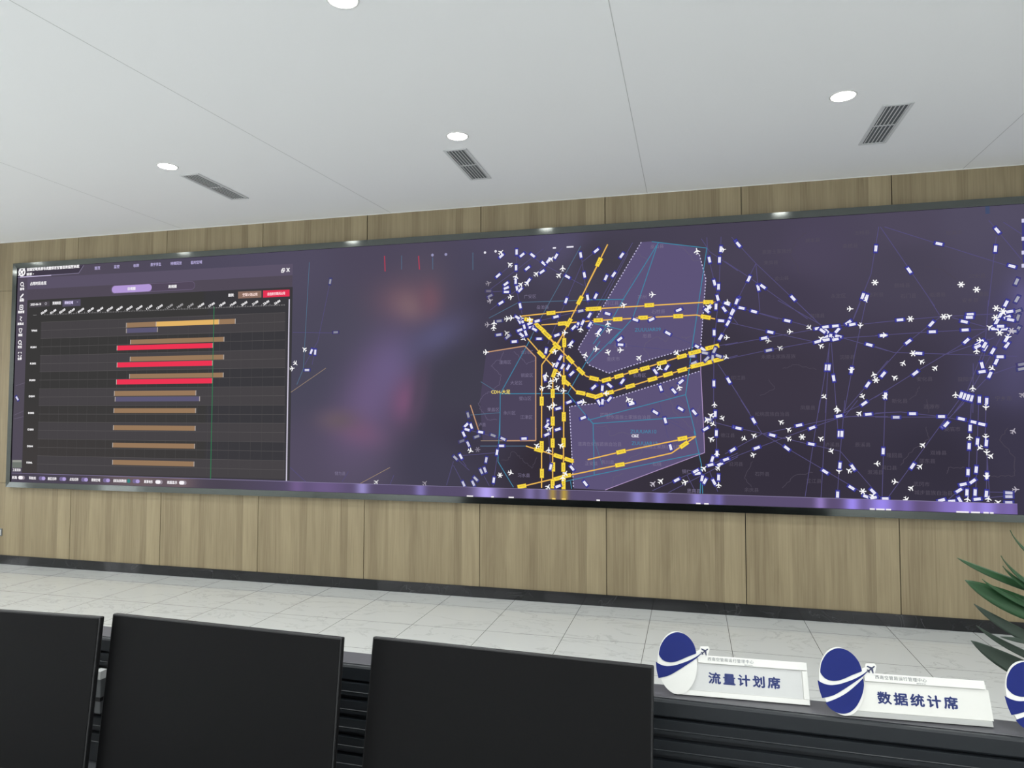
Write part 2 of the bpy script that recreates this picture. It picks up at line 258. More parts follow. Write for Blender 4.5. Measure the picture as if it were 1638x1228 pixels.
# ---- what the video wall shows: crops of the displayed picture (origin x, origin y, scale), entries in crop units
CROPS = dict(A=(740,370,6.823),B=(940,370,6.82),C=(740,530,7.223),D=(940,530,6.825),E=(700,660,6.3),F=(940,660,6.82),
             G=(1160,330,6.3),H=(1400,310,6.823),I=(1160,480,6.3),J=(1400,480,6.823),K=(1160,640,6.138),L=(1400,640,6.139),
             M=(460,380,4.7235),N=(460,600,4.818),P=(0,0,1))
TAGS = dict(
A=[(590,225,90),(650,258,40),(765,262,-38),(425,268,42),(885,350,-40),(935,322,55),(1020,272,60),(585,398,90),(708,402,40),(388,482,42),(868,440,35),(580,545,88),(595,625,-78),(630,638,45),(475,572,38),(478,618,22),(480,662,0),(720,540,52),(1145,495,-30),(1290,258,-80),(1330,475,-80),(1460,210,40),(300,705,30,.4),(285,652,0,.25),(420,780,33),(630,812,-78),(1130,755,70),(1365,722,-80),(1450,705,65),(1290,868,12,.7),(1020,932,15),(1385,915,60),(815,978,15),(400,978,8,.5),(600,940,-30),(620,980,-60),(660,1000,-70),(735,1005,25),(675,1045,-75),(625,1078,20),(750,1045,10),(690,1110,-70),(785,1070,-30),(645,1130,-40),(1255,1020,65),(1310,995,65),(1385,1020,60),(1215,1048,45),(395,1128,8,.7),(495,1150,40,.6),(565,1203,5),(835,1172,0),(1030,1132,20),(1185,1220,50)],
B=[(98,205,40),(372,262,55),(200,505,65),(285,470,55),(88,708,65),(1452,195,85),(1438,312,88),(1328,310,-78),(1383,560,-75),(1428,605,88),(1418,725,-75),(1400,820,88),(1490,850,-55),(1520,790,-20),(1580,885,60),(1455,975,-5),(1530,1000,60),(1550,950,60),(1380,1105,90),(1450,1155,60),(1630,130,-60),(1625,765,70),(1300,865,-40),(995,858,22),(218,898,-15),(522,965,-20),(698,960,25),(875,1110,-30),(350,1175,38),(25,1015,60),(130,1085,50),(1320,835,50)],
C=[(965,225,80),(1130,305,60),(1090,385,65),(1155,405,60),(1220,415,60),(1262,485,45),(950,540,-75),(1525,640,38),(1230,815,22),(1355,818,18),(1105,890,15),(1395,997,22),(985,1050,85),(975,1085,50),(1100,1130,18),(975,1190,25)],
D=[(360,145,-5),(740,438,-55),(865,395,55),(380,545,55),(68,608,42),(160,620,85),(240,588,-40),(125,775,-60),(162,768,85),(238,738,50),(480,790,15),(1020,548,40),(798,620,-70),(942,650,-50),(740,882,-32),(1015,845,-30),(1165,882,-50),(848,972,-75),(1378,568,90),(1540,535,-60),(1393,900,88),(1290,1062,30),(1405,1110,88),(1625,1050,-15),(1200,168,-30),(1260,195,-35),(1140,270,0,.7),(1160,345,25,.7),(1280,235,-10,.7),(1300,300,45,.7),(1385,205,65,.7),(1430,268,-20,.7),(1365,290,85,.7),(1320,960,-10,.7)],
E=[(308,22,-75,.5),(340,135,-72),(288,125,45),(298,170,-15),(265,215,-65),(310,315,-65,.8),(235,440,-62),(180,455,-45,.6),(490,475,80,.8),(440,590,-65,.7),(478,575,-70,.8),(385,665,-45,.7),(262,715,-65,.8),(360,710,-65,.8),(567,678,82),(600,398,80),(435,195,-10),(560,228,-20,.5),(660,262,-25,.8),(645,333,0),(872,260,3),(1140,545,80),(1215,740,20),(1355,557,-50),(1490,712,-52),(395,240,20,.5),(245,285,20,.3)],
F=[(1410,445,88),(1360,505,72),(1340,568,15),(1445,560,25),(1492,510,22),(1582,405,32),(1180,635,28),(1200,662,8),(1248,715,80),(1280,745,62),(1378,755,-62),(1428,705,88),(972,732,28),(905,375,-75)],
G=[(133,385,-50),(238,730,65),(333,820,-75),(380,808,-35),(130,945,68),(683,925,-48),(165,1025,-12),(290,1060,-15),(70,1060,65),(1517,425,85),(1385,905,70),(1425,920,75)],
H=[(695,545,-12),(370,835,-55),(1330,400,-50),(1310,600,85),(1490,790,-15),(1540,958,65,.6),(1545,1150,60,.6)],
I=[(625,208,-12),(455,322,-12),(392,382,12),(440,505,12,.7),(935,285,8),(1010,270,8),(1110,260,5),(1240,225,35),(1280,245,10),(980,310,-35),(1020,310,-45),(1130,305,48),(1015,375,35),(1060,370,80),(1140,365,-12),(930,418,15),(1020,400,12),(1110,395,10),(1450,450,-15),(1590,355,5),(1018,678,85),(1046,678,85),(1092,785,-80),(1272,705,80),(1435,850,55),(1585,745,52),(1400,1040,35),(35,808,-60)],
J=[(270,215,5),(612,258,48),(622,345,2),(980,325,3),(970,235,-12),(1035,155,3),(1025,188,0),(358,455,38),(85,810,50),(437,795,38),(993,445,42),(475,580,-3),(110,1040,85),(1120,480,30),(1115,505,25),(1190,490,60),(1280,555,60),(1360,618,0),(1320,670,65),(1250,815,65),(1165,710,-75),(1165,780,8),(1435,490,55),(1430,425,60),(935,1035,70),(975,1050,70),(1010,1060,70),(1050,1070,75),(1135,1085,88),(1215,1100,88),(1425,38,62),(1360,170,60),(1325,235,60),(1465,125,10),(1475,215,-10),(1365,285,0),(1310,312,0),(1410,315,0),(1440,185,20),(1550,120,20,.5),(1555,190,70,.5),(1555,320,60,.5),(1500,340,0,.6),(1595,700,10,.4),(1595,750,10,.5),(1200,520,60),(1150,455,30)],
K=[(280,200,-60),(130,275,-12),(462,343,-14),(75,488,30),(310,467,20),(8,580,20),(605,470,-38),(845,430,-10),(725,245,12),(853,270,20),(1118,155,12),(1405,137,5),(1118,330,88),(1145,330,88),(980,700,-32),(1125,640,85),(1255,660,-55),(1240,858,-32),(1103,925,88),(1550,500,88),(1450,895,-45),(1385,945,-20),(1455,955,10),(1570,965,0)],
L=[(365,132,0),(650,160,0),(205,167,0,.8),(845,183,-12),(970,215,-12),(1045,235,-12),(675,245,48),(697,235,48),(930,272,88),(920,450,88),(1003,405,85),(1090,420,85),(910,705,88),(990,680,85),(365,645,55),(1095,740,88),(862,825,12),(955,795,35),(820,885,32),(900,905,88),(980,905,88),(1090,920,85),(1000,970,5),(650,980,15),(750,990,5),(830,980,-60),(1310,908,-3,.8),(1310,945,0,.8),(1310,1003,0,.8)],
M=[(323,332,80,.5),(180,860,70),(210,865,85),(148,1000,0,.8),(365,715,3,.4)],
N=[], P=[(28,637,-60,.9)])
PLANES = dict(
A=[(515,362,135),(583,495,70),(420,228,45),(970,300,45),(808,462,45),(637,578,45),(708,565,45),(1055,478,45),(1093,402,90),(530,715,15),(303,755,20,.6),(285,565,20,.4),(490,955,0),(535,945,0),(640,948,0),(345,1000,90),(340,1050,90),(278,1018,0,.5),(480,1108,130,.8),(668,1170,-45),(1120,1105,0),(1290,1065,80),(740,965,0)],
B=[(1192,215,100),(1480,200,10),(710,690,0),(397,803,20),(222,1005,100),(237,1080,20),(115,1115,70),(1525,770,95),(1520,1158,0),(1315,820,150)],
C=[(275,240,0),(1075,230,20),(1245,155,80),(1055,380,135),(1115,490,60),(1020,570,100),(1085,553,20),(1000,628,90),(925,655,20),(1100,660,-60),(1170,685,0),(965,505,80),(1420,270,70),(1548,203,0),(1400,815,-10),(1060,850,0),(1005,875,160),(1010,1125,30)],
D=[(225,232,-70),(362,203,0),(565,285,45),(975,238,-40),(788,403,-30),(440,740,120),(480,765,70),(998,610,110),(1512,283,-20),(1385,797,90),(1345,915,150),(1300,965,120),(1472,950,-60),(1370,1012,-30),(198,675,180)],
E=[(335,382,-20),(740,605,-20),(1120,375,90),(1000,330,150),(1240,330,150),(1115,745,60),(1290,610,60),(1262,655,90)],
F=[(1345,285,150),(1410,445,90),(1270,605,45),(1425,600,45),(1428,785,90),(1065,755,20),(800,742,45),(715,772,45,.7)],
G=[(1260,1033,0),(1415,945,-60)], H=[],
I=[(848,278,-45),(655,318,0),(438,410,-10,.8),(965,385,150),(962,460,150),(550,480,150,.8),(1360,258,-95),(1270,705,-90),(1495,748,110),(1385,972,-60),(1000,975,-45),(1122,1090,90),(1135,1115,0),(1100,390,10)],
J=[(805,175,20),(100,382,0),(305,685,60),(500,668,150),(655,738,45),(208,843,150),(1145,440,0),(1105,553,90),(1245,295,150),(1445,405,-100),(1275,745,-30),(1062,960,90),(875,1030,90),(1205,1170,-90),(110,1050,45),(1400,140,-45),(1605,1030,45,.5)],
K=[(545,213,150),(620,287,150),(280,345,150),(188,377,-30),(620,375,150),(937,375,150),(278,535,20),(1043,500,-60),(1318,127,45),(1117,695,-90),(1213,688,150),(1488,622,180),(1445,935,45)],
L=[(1083,362,-90),(925,360,90),(1022,468,-135),(1093,512,-90),(1135,545,45),(468,437,45),(440,648,45),(353,860,45),(195,800,-10),(1090,750,-90),(905,970,80),(1110,965,80),(1355,300,60,.6),(1380,875,0,.6),(305,975,-60),(1205,1000,30)],
M=[(128,843,135),(62,950,-45),(38,988,10)], N=[(687,822,45,.8),(1060,830,45,.4)], P=[])
STARS = dict(E=[(630,628),(405,370,.3)],G=[(1508,768)],H=[(935,990),(1105,1045)],I=[(1518,805)],J=[(382,205),(745,182),(412,580),(1318,88),(1310,190),(1355,355),(1390,120),(1485,335,.7)],K=[(755,360),(1350,893)])
YTAGS = dict(   # x, y, angle, code, length factor
A=[(1490,335,62,'V34'),(1280,752,62,'V34'),(965,890,5,'W179'),(1430,845,3,'W179·W179',1.7),(1090,1005,5,'W159'),(1160,995,60,'V34'),(1480,970,2,'W159'),(720,965,-12,'B213'),(845,1050,-42,'B213',1.6),(925,1130,-42,'B213')],
B=[(122,335,65,'V34'),(672,805,3,'W179'),(1315,772,0,'W179'),(328,958,3,'W159'),(605,942,3,'W159'),(988,925,2,'W159'),(1288,935,-10,'W159')],
C=[(970,35,-45,'B213',1.3),(1050,205,50,'V34'),(1090,165,-42,'B213'),(910,265,-45,'V500'),(1175,130,90,'V36'),(1243,327,-47,'B213'),(1365,458,-45,'B213'),(1520,545,-12,'B213'),(1060,480,70,'V35'),(1170,560,90,'V36'),(1195,585,-40,'V500'),(1365,710,-10,'V500'),(1480,740,-14,'V500'),(1570,745,20,'V500'),(1042,715,90,'V35'),(915,805,90,'V34'),(1170,985,90,'V36'),(1042,1035,90,'V35')],
D=[(68,513,-12,'B213'),(205,528,15,'B213'),(343,487,15,'B213'),(500,438,15,'B213'),(625,403,15,'B213'),(810,342,15,'B213'),(1028,272,15,'B213'),(1170,227,14,'B213',1.3),(1360,172,14,'B213',1.4),(465,597,16,'V500'),(708,520,16,'V500'),(877,468,16,'V500'),(1033,420,16,'V500'),(1240,358,14,'V500·V500',2.2),(1425,308,14,'V500'),(235,668,15,'V500')],
E=[(1160,305,90,'V35'),(1270,300,90,'V36'),(1050,335,90,'V34',1.1),(1020,375,-15,'W173'),(1215,437,-17,'W173'),(1325,475,-17,'W173'),(1052,610,90,'V34'),(1268,548,90,'V36'),(1165,545,90,'V35'),(1160,715,90,'V35'),(1215,660,15,'W174'),(1300,635,12,'W174'),(850,740,10,'W174'),(1270,715,90,'V36',1.2)],
F=[(365,425,12,'W173'),(352,567,10,'W174'),(1035,280,10,'W173'),(1052,348,35,'W174')])
GOLD = [('A',[(640,925),(965,890),(1430,845)]),('P',[(949.6,493.9),(1133,483),(1145,483.5)]),('A',[(860,1020),(1090,1005),(1480,970)]),
 ('B',[(70,974),(605,942),(1190,912),(1288,935),(1390,955)]),('B',[(218,142),(122,335),(0,578)]),('A',[(1490,335),(1280,752),(1160,995),(1040,1228)]),
 ('C',[(1160,35),(1050,205),(915,385),(912,1228)]),('E',[(1048,400),(1048,755)]),('A',[(680,960),(790,990),(1000,1225)]),
 ('C',[(980,40),(1090,165),(1243,327),(1365,458),(1425,515),(1520,545)]),('D',[(68,513),(150,540),(205,528),(1170,227),(1420,160)]),
 ('C',[(750,80),(910,265),(1060,415),(1170,540),(1310,690),(1365,710),(1530,748)]),('D',[(60,708),(85,712),(235,668),(465,597),(1033,420),(1480,300)]),
 ('C',[(1170,30),(1168,1228)]),('E',[(1270,250),(1268,765)]),('C',[(1062,440),(1042,560),(1042,1228)]),('E',[(1160,250),(1160,750)]),
 ('E',[(890,335),(1020,375),(1325,475),(1375,497)]),('F',[(0,512),(365,425),(1180,258)]),('E',[(810,752),(1300,635),(1520,590)]),('F',[(0,640),(352,567),(915,440),(1180,258)])]
ORANGE = [('C',[(275,240),(720,168),(845,295),(845,1228)]),('E',[(990,150),(990,280),(690,282)]),('C',[(90,850),(185,1140)])]
TAN = [('N',[(562,833),(790,710)]),('M',[(25,1168),(290,985)]),('E',[(690,282),(435,282)])]
RED = [('M',[(733,138),(737,255)]),('M',[(990,138),(997,240)])]
TEAL = [('B',[(700,112),(1300,182),(1145,1228)]),('D',[(1160,30),(1070,690),(1180,1130)]),('F',[(1160,200),(1240,560),(1255,880)]),('F',[(1240,560),(1228,880)]),
 ('B',[(775,120),(385,745),(290,920),(60,1228)]),('B',[(760,150),(490,950),(240,1228)]),('C',[(800,60),(435,720),(430,1228)]),('C',[(435,720),(840,718),(1215,715),(1505,1065)]),
 ('C',[(1215,715),(1420,365),(1589,110)]),('D',[(0,350),(355,0)]),('D',[(0,960),(20,965),(1068,690)]),('D',[(0,940),(60,1005),(1125,930)]),('F',[(60,120),(72,680)]),('F',[(0,695),(1230,440)]),
 ('B',[(0,745),(400,742)]),('B',[(70,1005),(370,1072)]),('E',[(630,0),(608,490),(765,750)]),('E',[(1290,690),(1638,615)]),('E',[(1340,690),(1350,765)])]
TEALDIM = [('A',[(1290,160),(840,970),(710,1228)]),('A',[(610,775),(1500,745)]),('A',[(610,775),(290,945)]),('C',[(210,580),(370,680)]),('C',[(90,965),(430,938)]),('F',[(70,290),(160,570)]),
 ('M',[(165,185),(120,990),(70,1110)]),('M',[(1400,115),(1400,240)]),('A',[(112,230),(112,420)]),('E',[(430,335),(890,335)]),('M',[(862,135),(862,240)]),('M',[(1097,150),(1097,240)])]
THIN = [('G',[(65,310),(310,575),(900,1134)]),('G',[(310,575),(145,900),(0,1200)]),('G',[(310,575),(330,800),(350,1060)]),('G',[(0,555),(250,720),(830,1134)]),('G',[(165,1025),(530,1134)]),('G',[(1548,205),(1470,680),(1290,1134)]),('G',[(1440,860),(1380,1134)]),
 ('H',[(55,360),(650,1228)]),('H',[(100,360),(1590,830)]),('H',[(1240,290),(1600,720)]),('H',[(1400,310),(1600,440)]),('H',[(1320,470),(1235,1228)]),
 ('I',[(530,0),(970,250)]),('I',[(720,20),(960,250)]),('I',[(350,130),(870,270)]),('I',[(0,215),(450,320),(900,420)]),('I',[(0,455),(380,385),(840,305),(1280,240)]),('I',[(1400,240),(1638,215)]),('I',[(0,595),(400,510),(860,425),(1100,385),(1638,352)]),('I',[(1150,370),(1638,510)]),('I',[(1410,50),(1300,570),(1200,1134)]),('I',[(1360,30),(1290,200)]),('I',[(1055,430),(940,1134)]),('I',[(1070,430),(1120,1100)]),('I',[(1050,440),(1010,1134)]),('I',[(1190,1134),(1435,850),(1638,610)]),('I',[(1200,1134),(1400,1040),(1620,910)]),('I',[(0,750),(245,1134)]),
 ('J',[(0,245),(700,180),(1300,150)]),('J',[(0,385),(620,345),(1300,310)]),('J',[(0,505),(200,570),(1550,612)]),('J',[(600,0),(700,160)]),('J',[(0,830),(300,500),(700,190)]),('J',[(0,1060),(480,760),(1220,320)]),('J',[(740,600),(1300,410)]),('J',[(1235,0),(1190,600),(1150,700)]),('J',[(1380,390),(1060,960),(860,1228)]),('J',[(1540,715),(1250,815),(860,1228)]),('J',[(1230,420),(1000,1000)]),('J',[(840,190),(1200,290)]),('J',[(1070,690),(1065,1228)]),
 ('K',[(155,0),(360,325),(1440,960)]),('K',[(0,245),(360,325),(1130,500),(1520,950)]),('K',[(0,525),(360,330),(1060,180),(1596,120)]),('K',[(0,590),(620,350),(1180,150),(1300,0)]),('K',[(930,0),(785,945)]),('K',[(995,0),(940,960)]),('K',[(1085,0),(1105,280)]),('K',[(1175,0),(1130,500),(1100,950)]),('K',[(1570,0),(1540,960)]),('K',[(1180,160),(1596,160)]),
 ('L',[(0,125),(250,115),(650,160),(1080,240)]),('L',[(0,165),(600,165)]),('L',[(820,0),(100,990)]),('L',[(870,30),(720,180)]),('L',[(945,0),(930,270),(910,960)]),('L',[(1015,40),(985,960)]),('L',[(1085,100),(1080,340),(1100,520),(1090,960)]),('L',[(1095,520),(1125,960)]),('L',[(1120,900),(1280,905)]),('L',[(1130,955),(1280,940)]),('L',[(700,990),(820,885),(1000,770)]),
 ('A',[(290,640),(590,420),(880,190)]),('A',[(300,860),(720,540),(1090,180)]),('A',[(590,210),(590,640),(650,900)]),('A',[(670,210),(900,370),(1320,590)]),('A',[(1290,230),(1370,800)]),('A',[(1460,210),(1310,330)]),('A',[(1300,360),(1130,755),(930,1228)]),('A',[(860,970),(1290,868)]),('A',[(388,482),(540,360)]),('A',[(300,660),(480,650)]),
 ('B',[(490,125),(0,1000)]),('B',[(440,240),(100,900)]),('B',[(1455,60),(1430,700),(1380,1228)]),('B',[(1300,65),(1310,250),(1420,700)]),('B',[(1240,80),(1330,220),(1638,430)]),('B',[(1420,730),(1638,1010)]),('B',[(1620,860),(1450,1155)]),
 ('D',[(1380,100),(1375,780),(1410,1160)]),('D',[(1420,350),(1638,680)]),('D',[(0,130),(360,145),(960,210)]),('D',[(900,40),(1180,150)]),('D',[(1400,160),(1638,120)]),('D',[(1480,300),(1638,260)]),('D',[(520,780),(720,870),(1000,1000)]),('D',[(780,760),(880,1160)]),('D',[(850,550),(1165,882)]),('D',[(1380,990),(1638,1060)]),
 ('F',[(705,850),(1180,635),(1638,440)]),('F',[(880,870),(1330,640),(1638,480)]),('F',[(1085,680),(1180,870)]),('F',[(1400,100),(1410,430)]),('F',[(1330,640),(1420,860)]),('F',[(880,90),(1180,250)]),
 ('E',[(160,490),(90,730)]),('E',[(160,530),(260,720)]),('E',[(200,470),(320,580)]),('E',[(230,450),(290,540)]),('E',[(200,435),(620,400)]),('E',[(470,640),(520,735)]),('E',[(600,440),(560,740)]),('E',[(340,180),(640,260)]),('E',[(1110,60),(1140,560)]),
 ('M',[(320,340),(230,780),(130,960)]),('M',[(40,715),(380,720)]),('M',[(205,870),(185,960)]),('M',[(1095,140),(1097,240)]),('N',[(20,710),(140,820)]),('N',[(820,770),(790,840)]),('N',[(470,740),(420,820)])]
SQUIG = [('B',[(540,235),(660,320),(610,420),(480,520),(440,640),(370,710)]),('B',[(980,150),(1130,260),(1150,320),(1220,320)]),('D',[(700,300),(610,190),(640,120),(760,60),(850,110),(910,40)]),('D',[(1030,50),(1080,80),(1160,30)]),
 ('D',[(780,640),(900,720),(940,880),(1040,960),(1150,1080)]),('D',[(100,1040),(210,1030),(250,1140),(400,1100),(540,1140)]),('D',[(1240,780),(1190,900),(1190,1000)]),('F',[(560,280),(600,420),(430,520)]),('F',[(270,800),(280,700),(390,660)]),
 ('C',[(470,230),(440,330),(380,340),(330,400),(440,500),(430,610),(330,690),(250,730),(180,830),(210,900),(260,960),(280,1020),(400,1020)]),('C',[(590,230),(680,310),(740,380),(840,330)]),
 ('E',[(640,480),(700,480),(760,390),(860,480),(950,560),(1000,450)]),('I',[(580,690),(690,650),(920,700)]),('I',[(440,800),(500,890),(350,960)]),('J',[(370,1080),(440,1040),(480,940)]),('J',[(560,1080),(580,1228)]),('K',[(270,600),(190,760),(260,850)]),('K',[(560,860),(680,740),(860,710)]),
 ('L',[(500,260),(530,380),(330,520),(250,640)]),('L',[(700,720),(720,660),(880,660)]),('L',[(1300,270),(1220,390),(1370,560),(1370,740),(1140,750)]),('G',[(820,260),(720,330),(650,480),(760,680)]),('H',[(540,790),(740,830),(880,930)])]
AREAS = [[(1025.8,387.3),(1041,386),(1054,387),(1114.5,396.4),(1118,404.5),(1129,446),(1121,552),(1042.6,574),(973.7,596.7),(942,583.5),(924.8,557.7)],
 [(910.3,660),(911,650),(953.2,645),(1052.8,614),(1118.8,593.7),(1121,594),(1125.8,691),(1127,723.8),(967.9,783.5),(917.5,781)]]
SOFTAREA = [(778,563),(840,553),(857,571),(857,705),(772,705),(768,640)]
DASH = [[(1025.8,387.3),(924.8,557.7),(942,583.5),(973.7,596.7),(1042.6,574),(1121,552),(1129,446),(1118,404.5)],[(1118.8,593.7),(1052.8,614),(953.2,645),(911,650),(917.5,781)]]
EDGE = [[(1121,552),(1121,594),(1125.8,691),(1127,723.8),(967.9,783.5)]]
PLACES = [(981,574,'重庆市'),(1023,600,'长寿区'),(993,552,'垫江县'),(1035,537,'忠县'),(979,485,'开江县'),(1027,475,'开州'),(1053,498,'石柱县'),(1051,394,'巫山县'),(1005,667,'彭水苗族土家族自治县'),(970,663,'武隆区'),(959,710,'道真仡佬族苗族自治县'),(1058,714,'酉阳土家族自治县'),(972,739,'务川县'),(1051,742,'松桃'),(946,741,'正安县'),
 (808,579,'潼南区'),(843,600,'铜梁区'),(826,612,'大足区'),(840,637,'璧山区'),(842,667,'江津区'),(815,660,'永川区'),(789,655,'荣昌区'),(771,679,'泸县'),(838,760,'习水县'),(848,474,'广安区'),(868,491,'岳池县'),(843,563,'合川区'),
 (1300,384,'咸丰县'),(1379,372,'五峰县'),(1360,393,'桑植县'),(1242,402,'恩施土家族州'),(1233,420,'来凤县'),(1250,445,'龙山县'),(1341,473,'永定区'),(1401,471,'慈利县'),(1307,505,'保靖县'),(1245,570,'永顺土家族苗族'),(1355,571,'沅陵县'),(1292,652,'凤凰县'),(1181,604,'印江县'),(1235,662,'松桃苗族自治县'),(1331,711,'泸溪县'),(1380,711,'辰溪县'),(1219,758,'石阡县'),(1302,769,'芷江县'),(1202,783,'余庆县'),(1400,755,'溆浦县'),
 (1443,456,'鹤峰县'),(1526,372,'松滋市'),(1563,441,'公安县'),(1573,470,'澧县'),(1453,473,'石门县'),(1500,471,'临澧县'),(1552,480,'安乡县'),(1479,606,'安化县'),(1545,606,'益阳市'),(1439,641,'新化县'),(1490,650,'涟源市'),(1605,637,'宁乡市'),(1431,728,'隆回县'),(1483,737,'邵东县'),(1422,748,'洞口县'),(1501,724,'双峰县'),(1474,774,'武冈市'),(1493,788,'城步苗族自治县'),(1523,686,'娄底市'),(1102,754,'铜仁市'),(1110,785,'思南县'),(544,757,'犍为县'),(1164,696,'德江县'),(1177,742,'沿河县')]
# ------------------------------------------------------------------ the video wall
YS, YF = -.030, -.047          # picture plane and front of the frame
SL, SR, SB, ST = -.822, 10.40, .945, 3.412
wall = thing('video_wall', 'huge wide dark purple screen on the wood wall showing a flight schedule and an air route map', 'screen', (0, 0, SB-.07))
wall.location = (0, 0, 0)
FL, FR, FB, FT = SL-.056, SR+.056, .885, 3.472
def rail(name, pts):           # closed solid from 8 points: outer/inner edge x back/front
    bm = bmesh.new(); v = [bm.verts.new(p) for p in pts]
    for f in ((0, 1, 2, 3), (4, 7, 6, 5), (0, 4, 5, 1), (1, 5, 6, 2), (2, 6, 7, 3), (3, 7, 4, 0)): bm.faces.new([v[i] for i in f])
    return obj(name, bm, FRAME, wall, bevel=.0005)
tl = .066*math.tan(radians(2.7))
# each rail: outer edge front, inner edge front, and the same two at the wall; the face leans a little towards the picture
rail('frame_rail', [(FL, YF-tl, FT), (FR, YF-tl, FT), (SR, YF, ST), (SL, YF, ST), (FL, -.001, FT), (FR, -.001, FT), (SR, -.001, ST), (SL, -.001, ST)])
rail('frame_rail', [(FL, YF-tl, FB), (SL, YF, SB), (SR, YF, SB), (FR, YF-tl, FB), (FL, -.001, FB), (SL, -.001, SB), (SR, -.001, SB), (FR, -.001, FB)])
rail('frame_rail', [(FL, YF-tl, FT), (SL, YF, ST), (SL, YF, SB), (FL, YF-tl, FB), (FL, -.001, FT), (SL, -.001, ST), (SL, -.001, SB), (FL, -.001, FB)])
rail('frame_rail', [(FR, YF-tl, FT), (FR, YF-tl, FB), (SR, YF, SB), (SR, YF, ST), (FR, -.001, FT), (FR, -.001, FB), (SR, -.001, SB), (SR, -.001, ST)])
def to_px(x, z, y=YS):
    d = Vector((x, y, z))-CAM; k = d.dot(FW); return 819+FPX*d.dot(RT)/k, 614-FPX*d.dot(UP)/k
def picture(name, x0, x1, z0, z1, nx, nz, field, layer, parent):
    bm = bmesh.new(); col = bm.verts.layers.float_color.new('picture'); g = []
    for j in range(nz+1):
        for i in range(nx+1):
            x = x0+(x1-x0)*i/nx; z = z0+(z1-z0)*j/nz if not callable(z0) else z0(x)+(z1(x)-z0(x))*j/nz
            v = bm.verts.new((x, YS-layer*.00025, z)); v[col] = (*lin(field(*to_px(x, z))), 1); g.append(v)
    for j in range(nz):
        for i in range(nx):
            a = j*(nx+1)+i; bm.faces.new((g[a], g[a+1], g[a+nx+2], g[a+nx+1]))
    return obj(name, bm, attr_emit(name), parent, flat=True)
BASE = [(30, 430, 84, 77, 92), (30, 600, 84, 78, 90), (470, 420, 82, 77, 97), (600, 410, 79, 73, 92), (800, 395, 80, 74, 98), (900, 392, 84, 79, 106), (950, 410, 66, 62, 74), (1180, 380, 72, 67, 84), (1300, 400, 78, 71, 92), (1600, 345, 84, 79, 100), (1560, 350, 83, 78, 98), (1630, 400, 80, 75, 96), (1450, 365, 80, 74, 93), (1200, 385, 74, 68, 86), (1450, 420, 74, 69, 86),
 (480, 600, 75, 73, 90), (480, 750, 84, 77, 97), (560, 740, 86, 79, 99), (560, 520, 78, 75, 92), (700, 740, 68, 65, 82), (760, 430, 76, 72, 92), (800, 470, 66, 62, 78), (850, 560, 58, 53, 68), (880, 740, 52, 46, 56), (1000, 620, 60, 56, 70), (1150, 560, 60, 55, 68), (1100, 760, 54, 49, 60),
 (1250, 480, 68, 62, 80), (1250, 600, 62, 56, 70), (1250, 760, 54, 49, 62), (1450, 600, 62, 57, 72), (1500, 740, 54, 50, 64), (1610, 700, 60, 56, 74), (1620, 600, 74, 70, 96), (900, 620, 56, 51, 66), (760, 700, 62, 58, 74), (740, 620, 68, 65, 80), (680, 440, 84, 77, 94)]
BLOBS = [(650, 482, 38, 26, 0, 108, 84, 98), (655, 490, 20, 16, .5, 124, 100, 106), (688, 480, 12, 20, 0, 114, 84, 97), (590, 640, 34, 66, .35, 110, 92, 128), (625, 590, 28, 42, .3, 108, 94, 132), (648, 640, 16, 26, .2, 124, 86, 118), (575, 690, 30, 16, .3, 116, 88, 116), (540, 672, 22, 12, 0, 104, 90, 100), (700, 540, 36, 20, -.5, 94, 91, 126), (745, 600, 40, 40, 0, 66, 64, 78), (670, 630, 8, 34, .2, 84, 72, 92), (1626, 540, 20, 60, 0, 86, 81, 116), (1634, 490, 14, 30, 0, 104, 98, 148), (1605, 510, 18, 26, 0, 76, 71, 104)]
def base_field(px, py):
    W_ = 0; c = [0, 0, 0]
    for x, y, r, g, b in BASE:
        q = 1/(((px-x)/1.3)**2+(py-y)**2+400)**1.6; W_ += q; c[0] += q*r; c[1] += q*g; c[2] += q*b
    c = [v/W_ for v in c]
    for x, y, sx, sy, ang, r, g, b in BLOBS:
        dx, dy = px-x, py-y; u = dx*cos(ang)+dy*sin(ang); v = -dx*sin(ang)+dy*cos(ang)
        a = math.exp(-.5*((u/sx)**2+(v/sy)**2))*.9; c = [k*(1-a)+t*a for k, t in zip(c, (r, g, b))]
    return c
panel = picture('display_panel', SL, SR, SB, ST, 330, 80, base_field, 0, wall)
obj('display_back', boxes((SL, SR, YS+.001, -.0015, SB, ST)), DARK, wall)
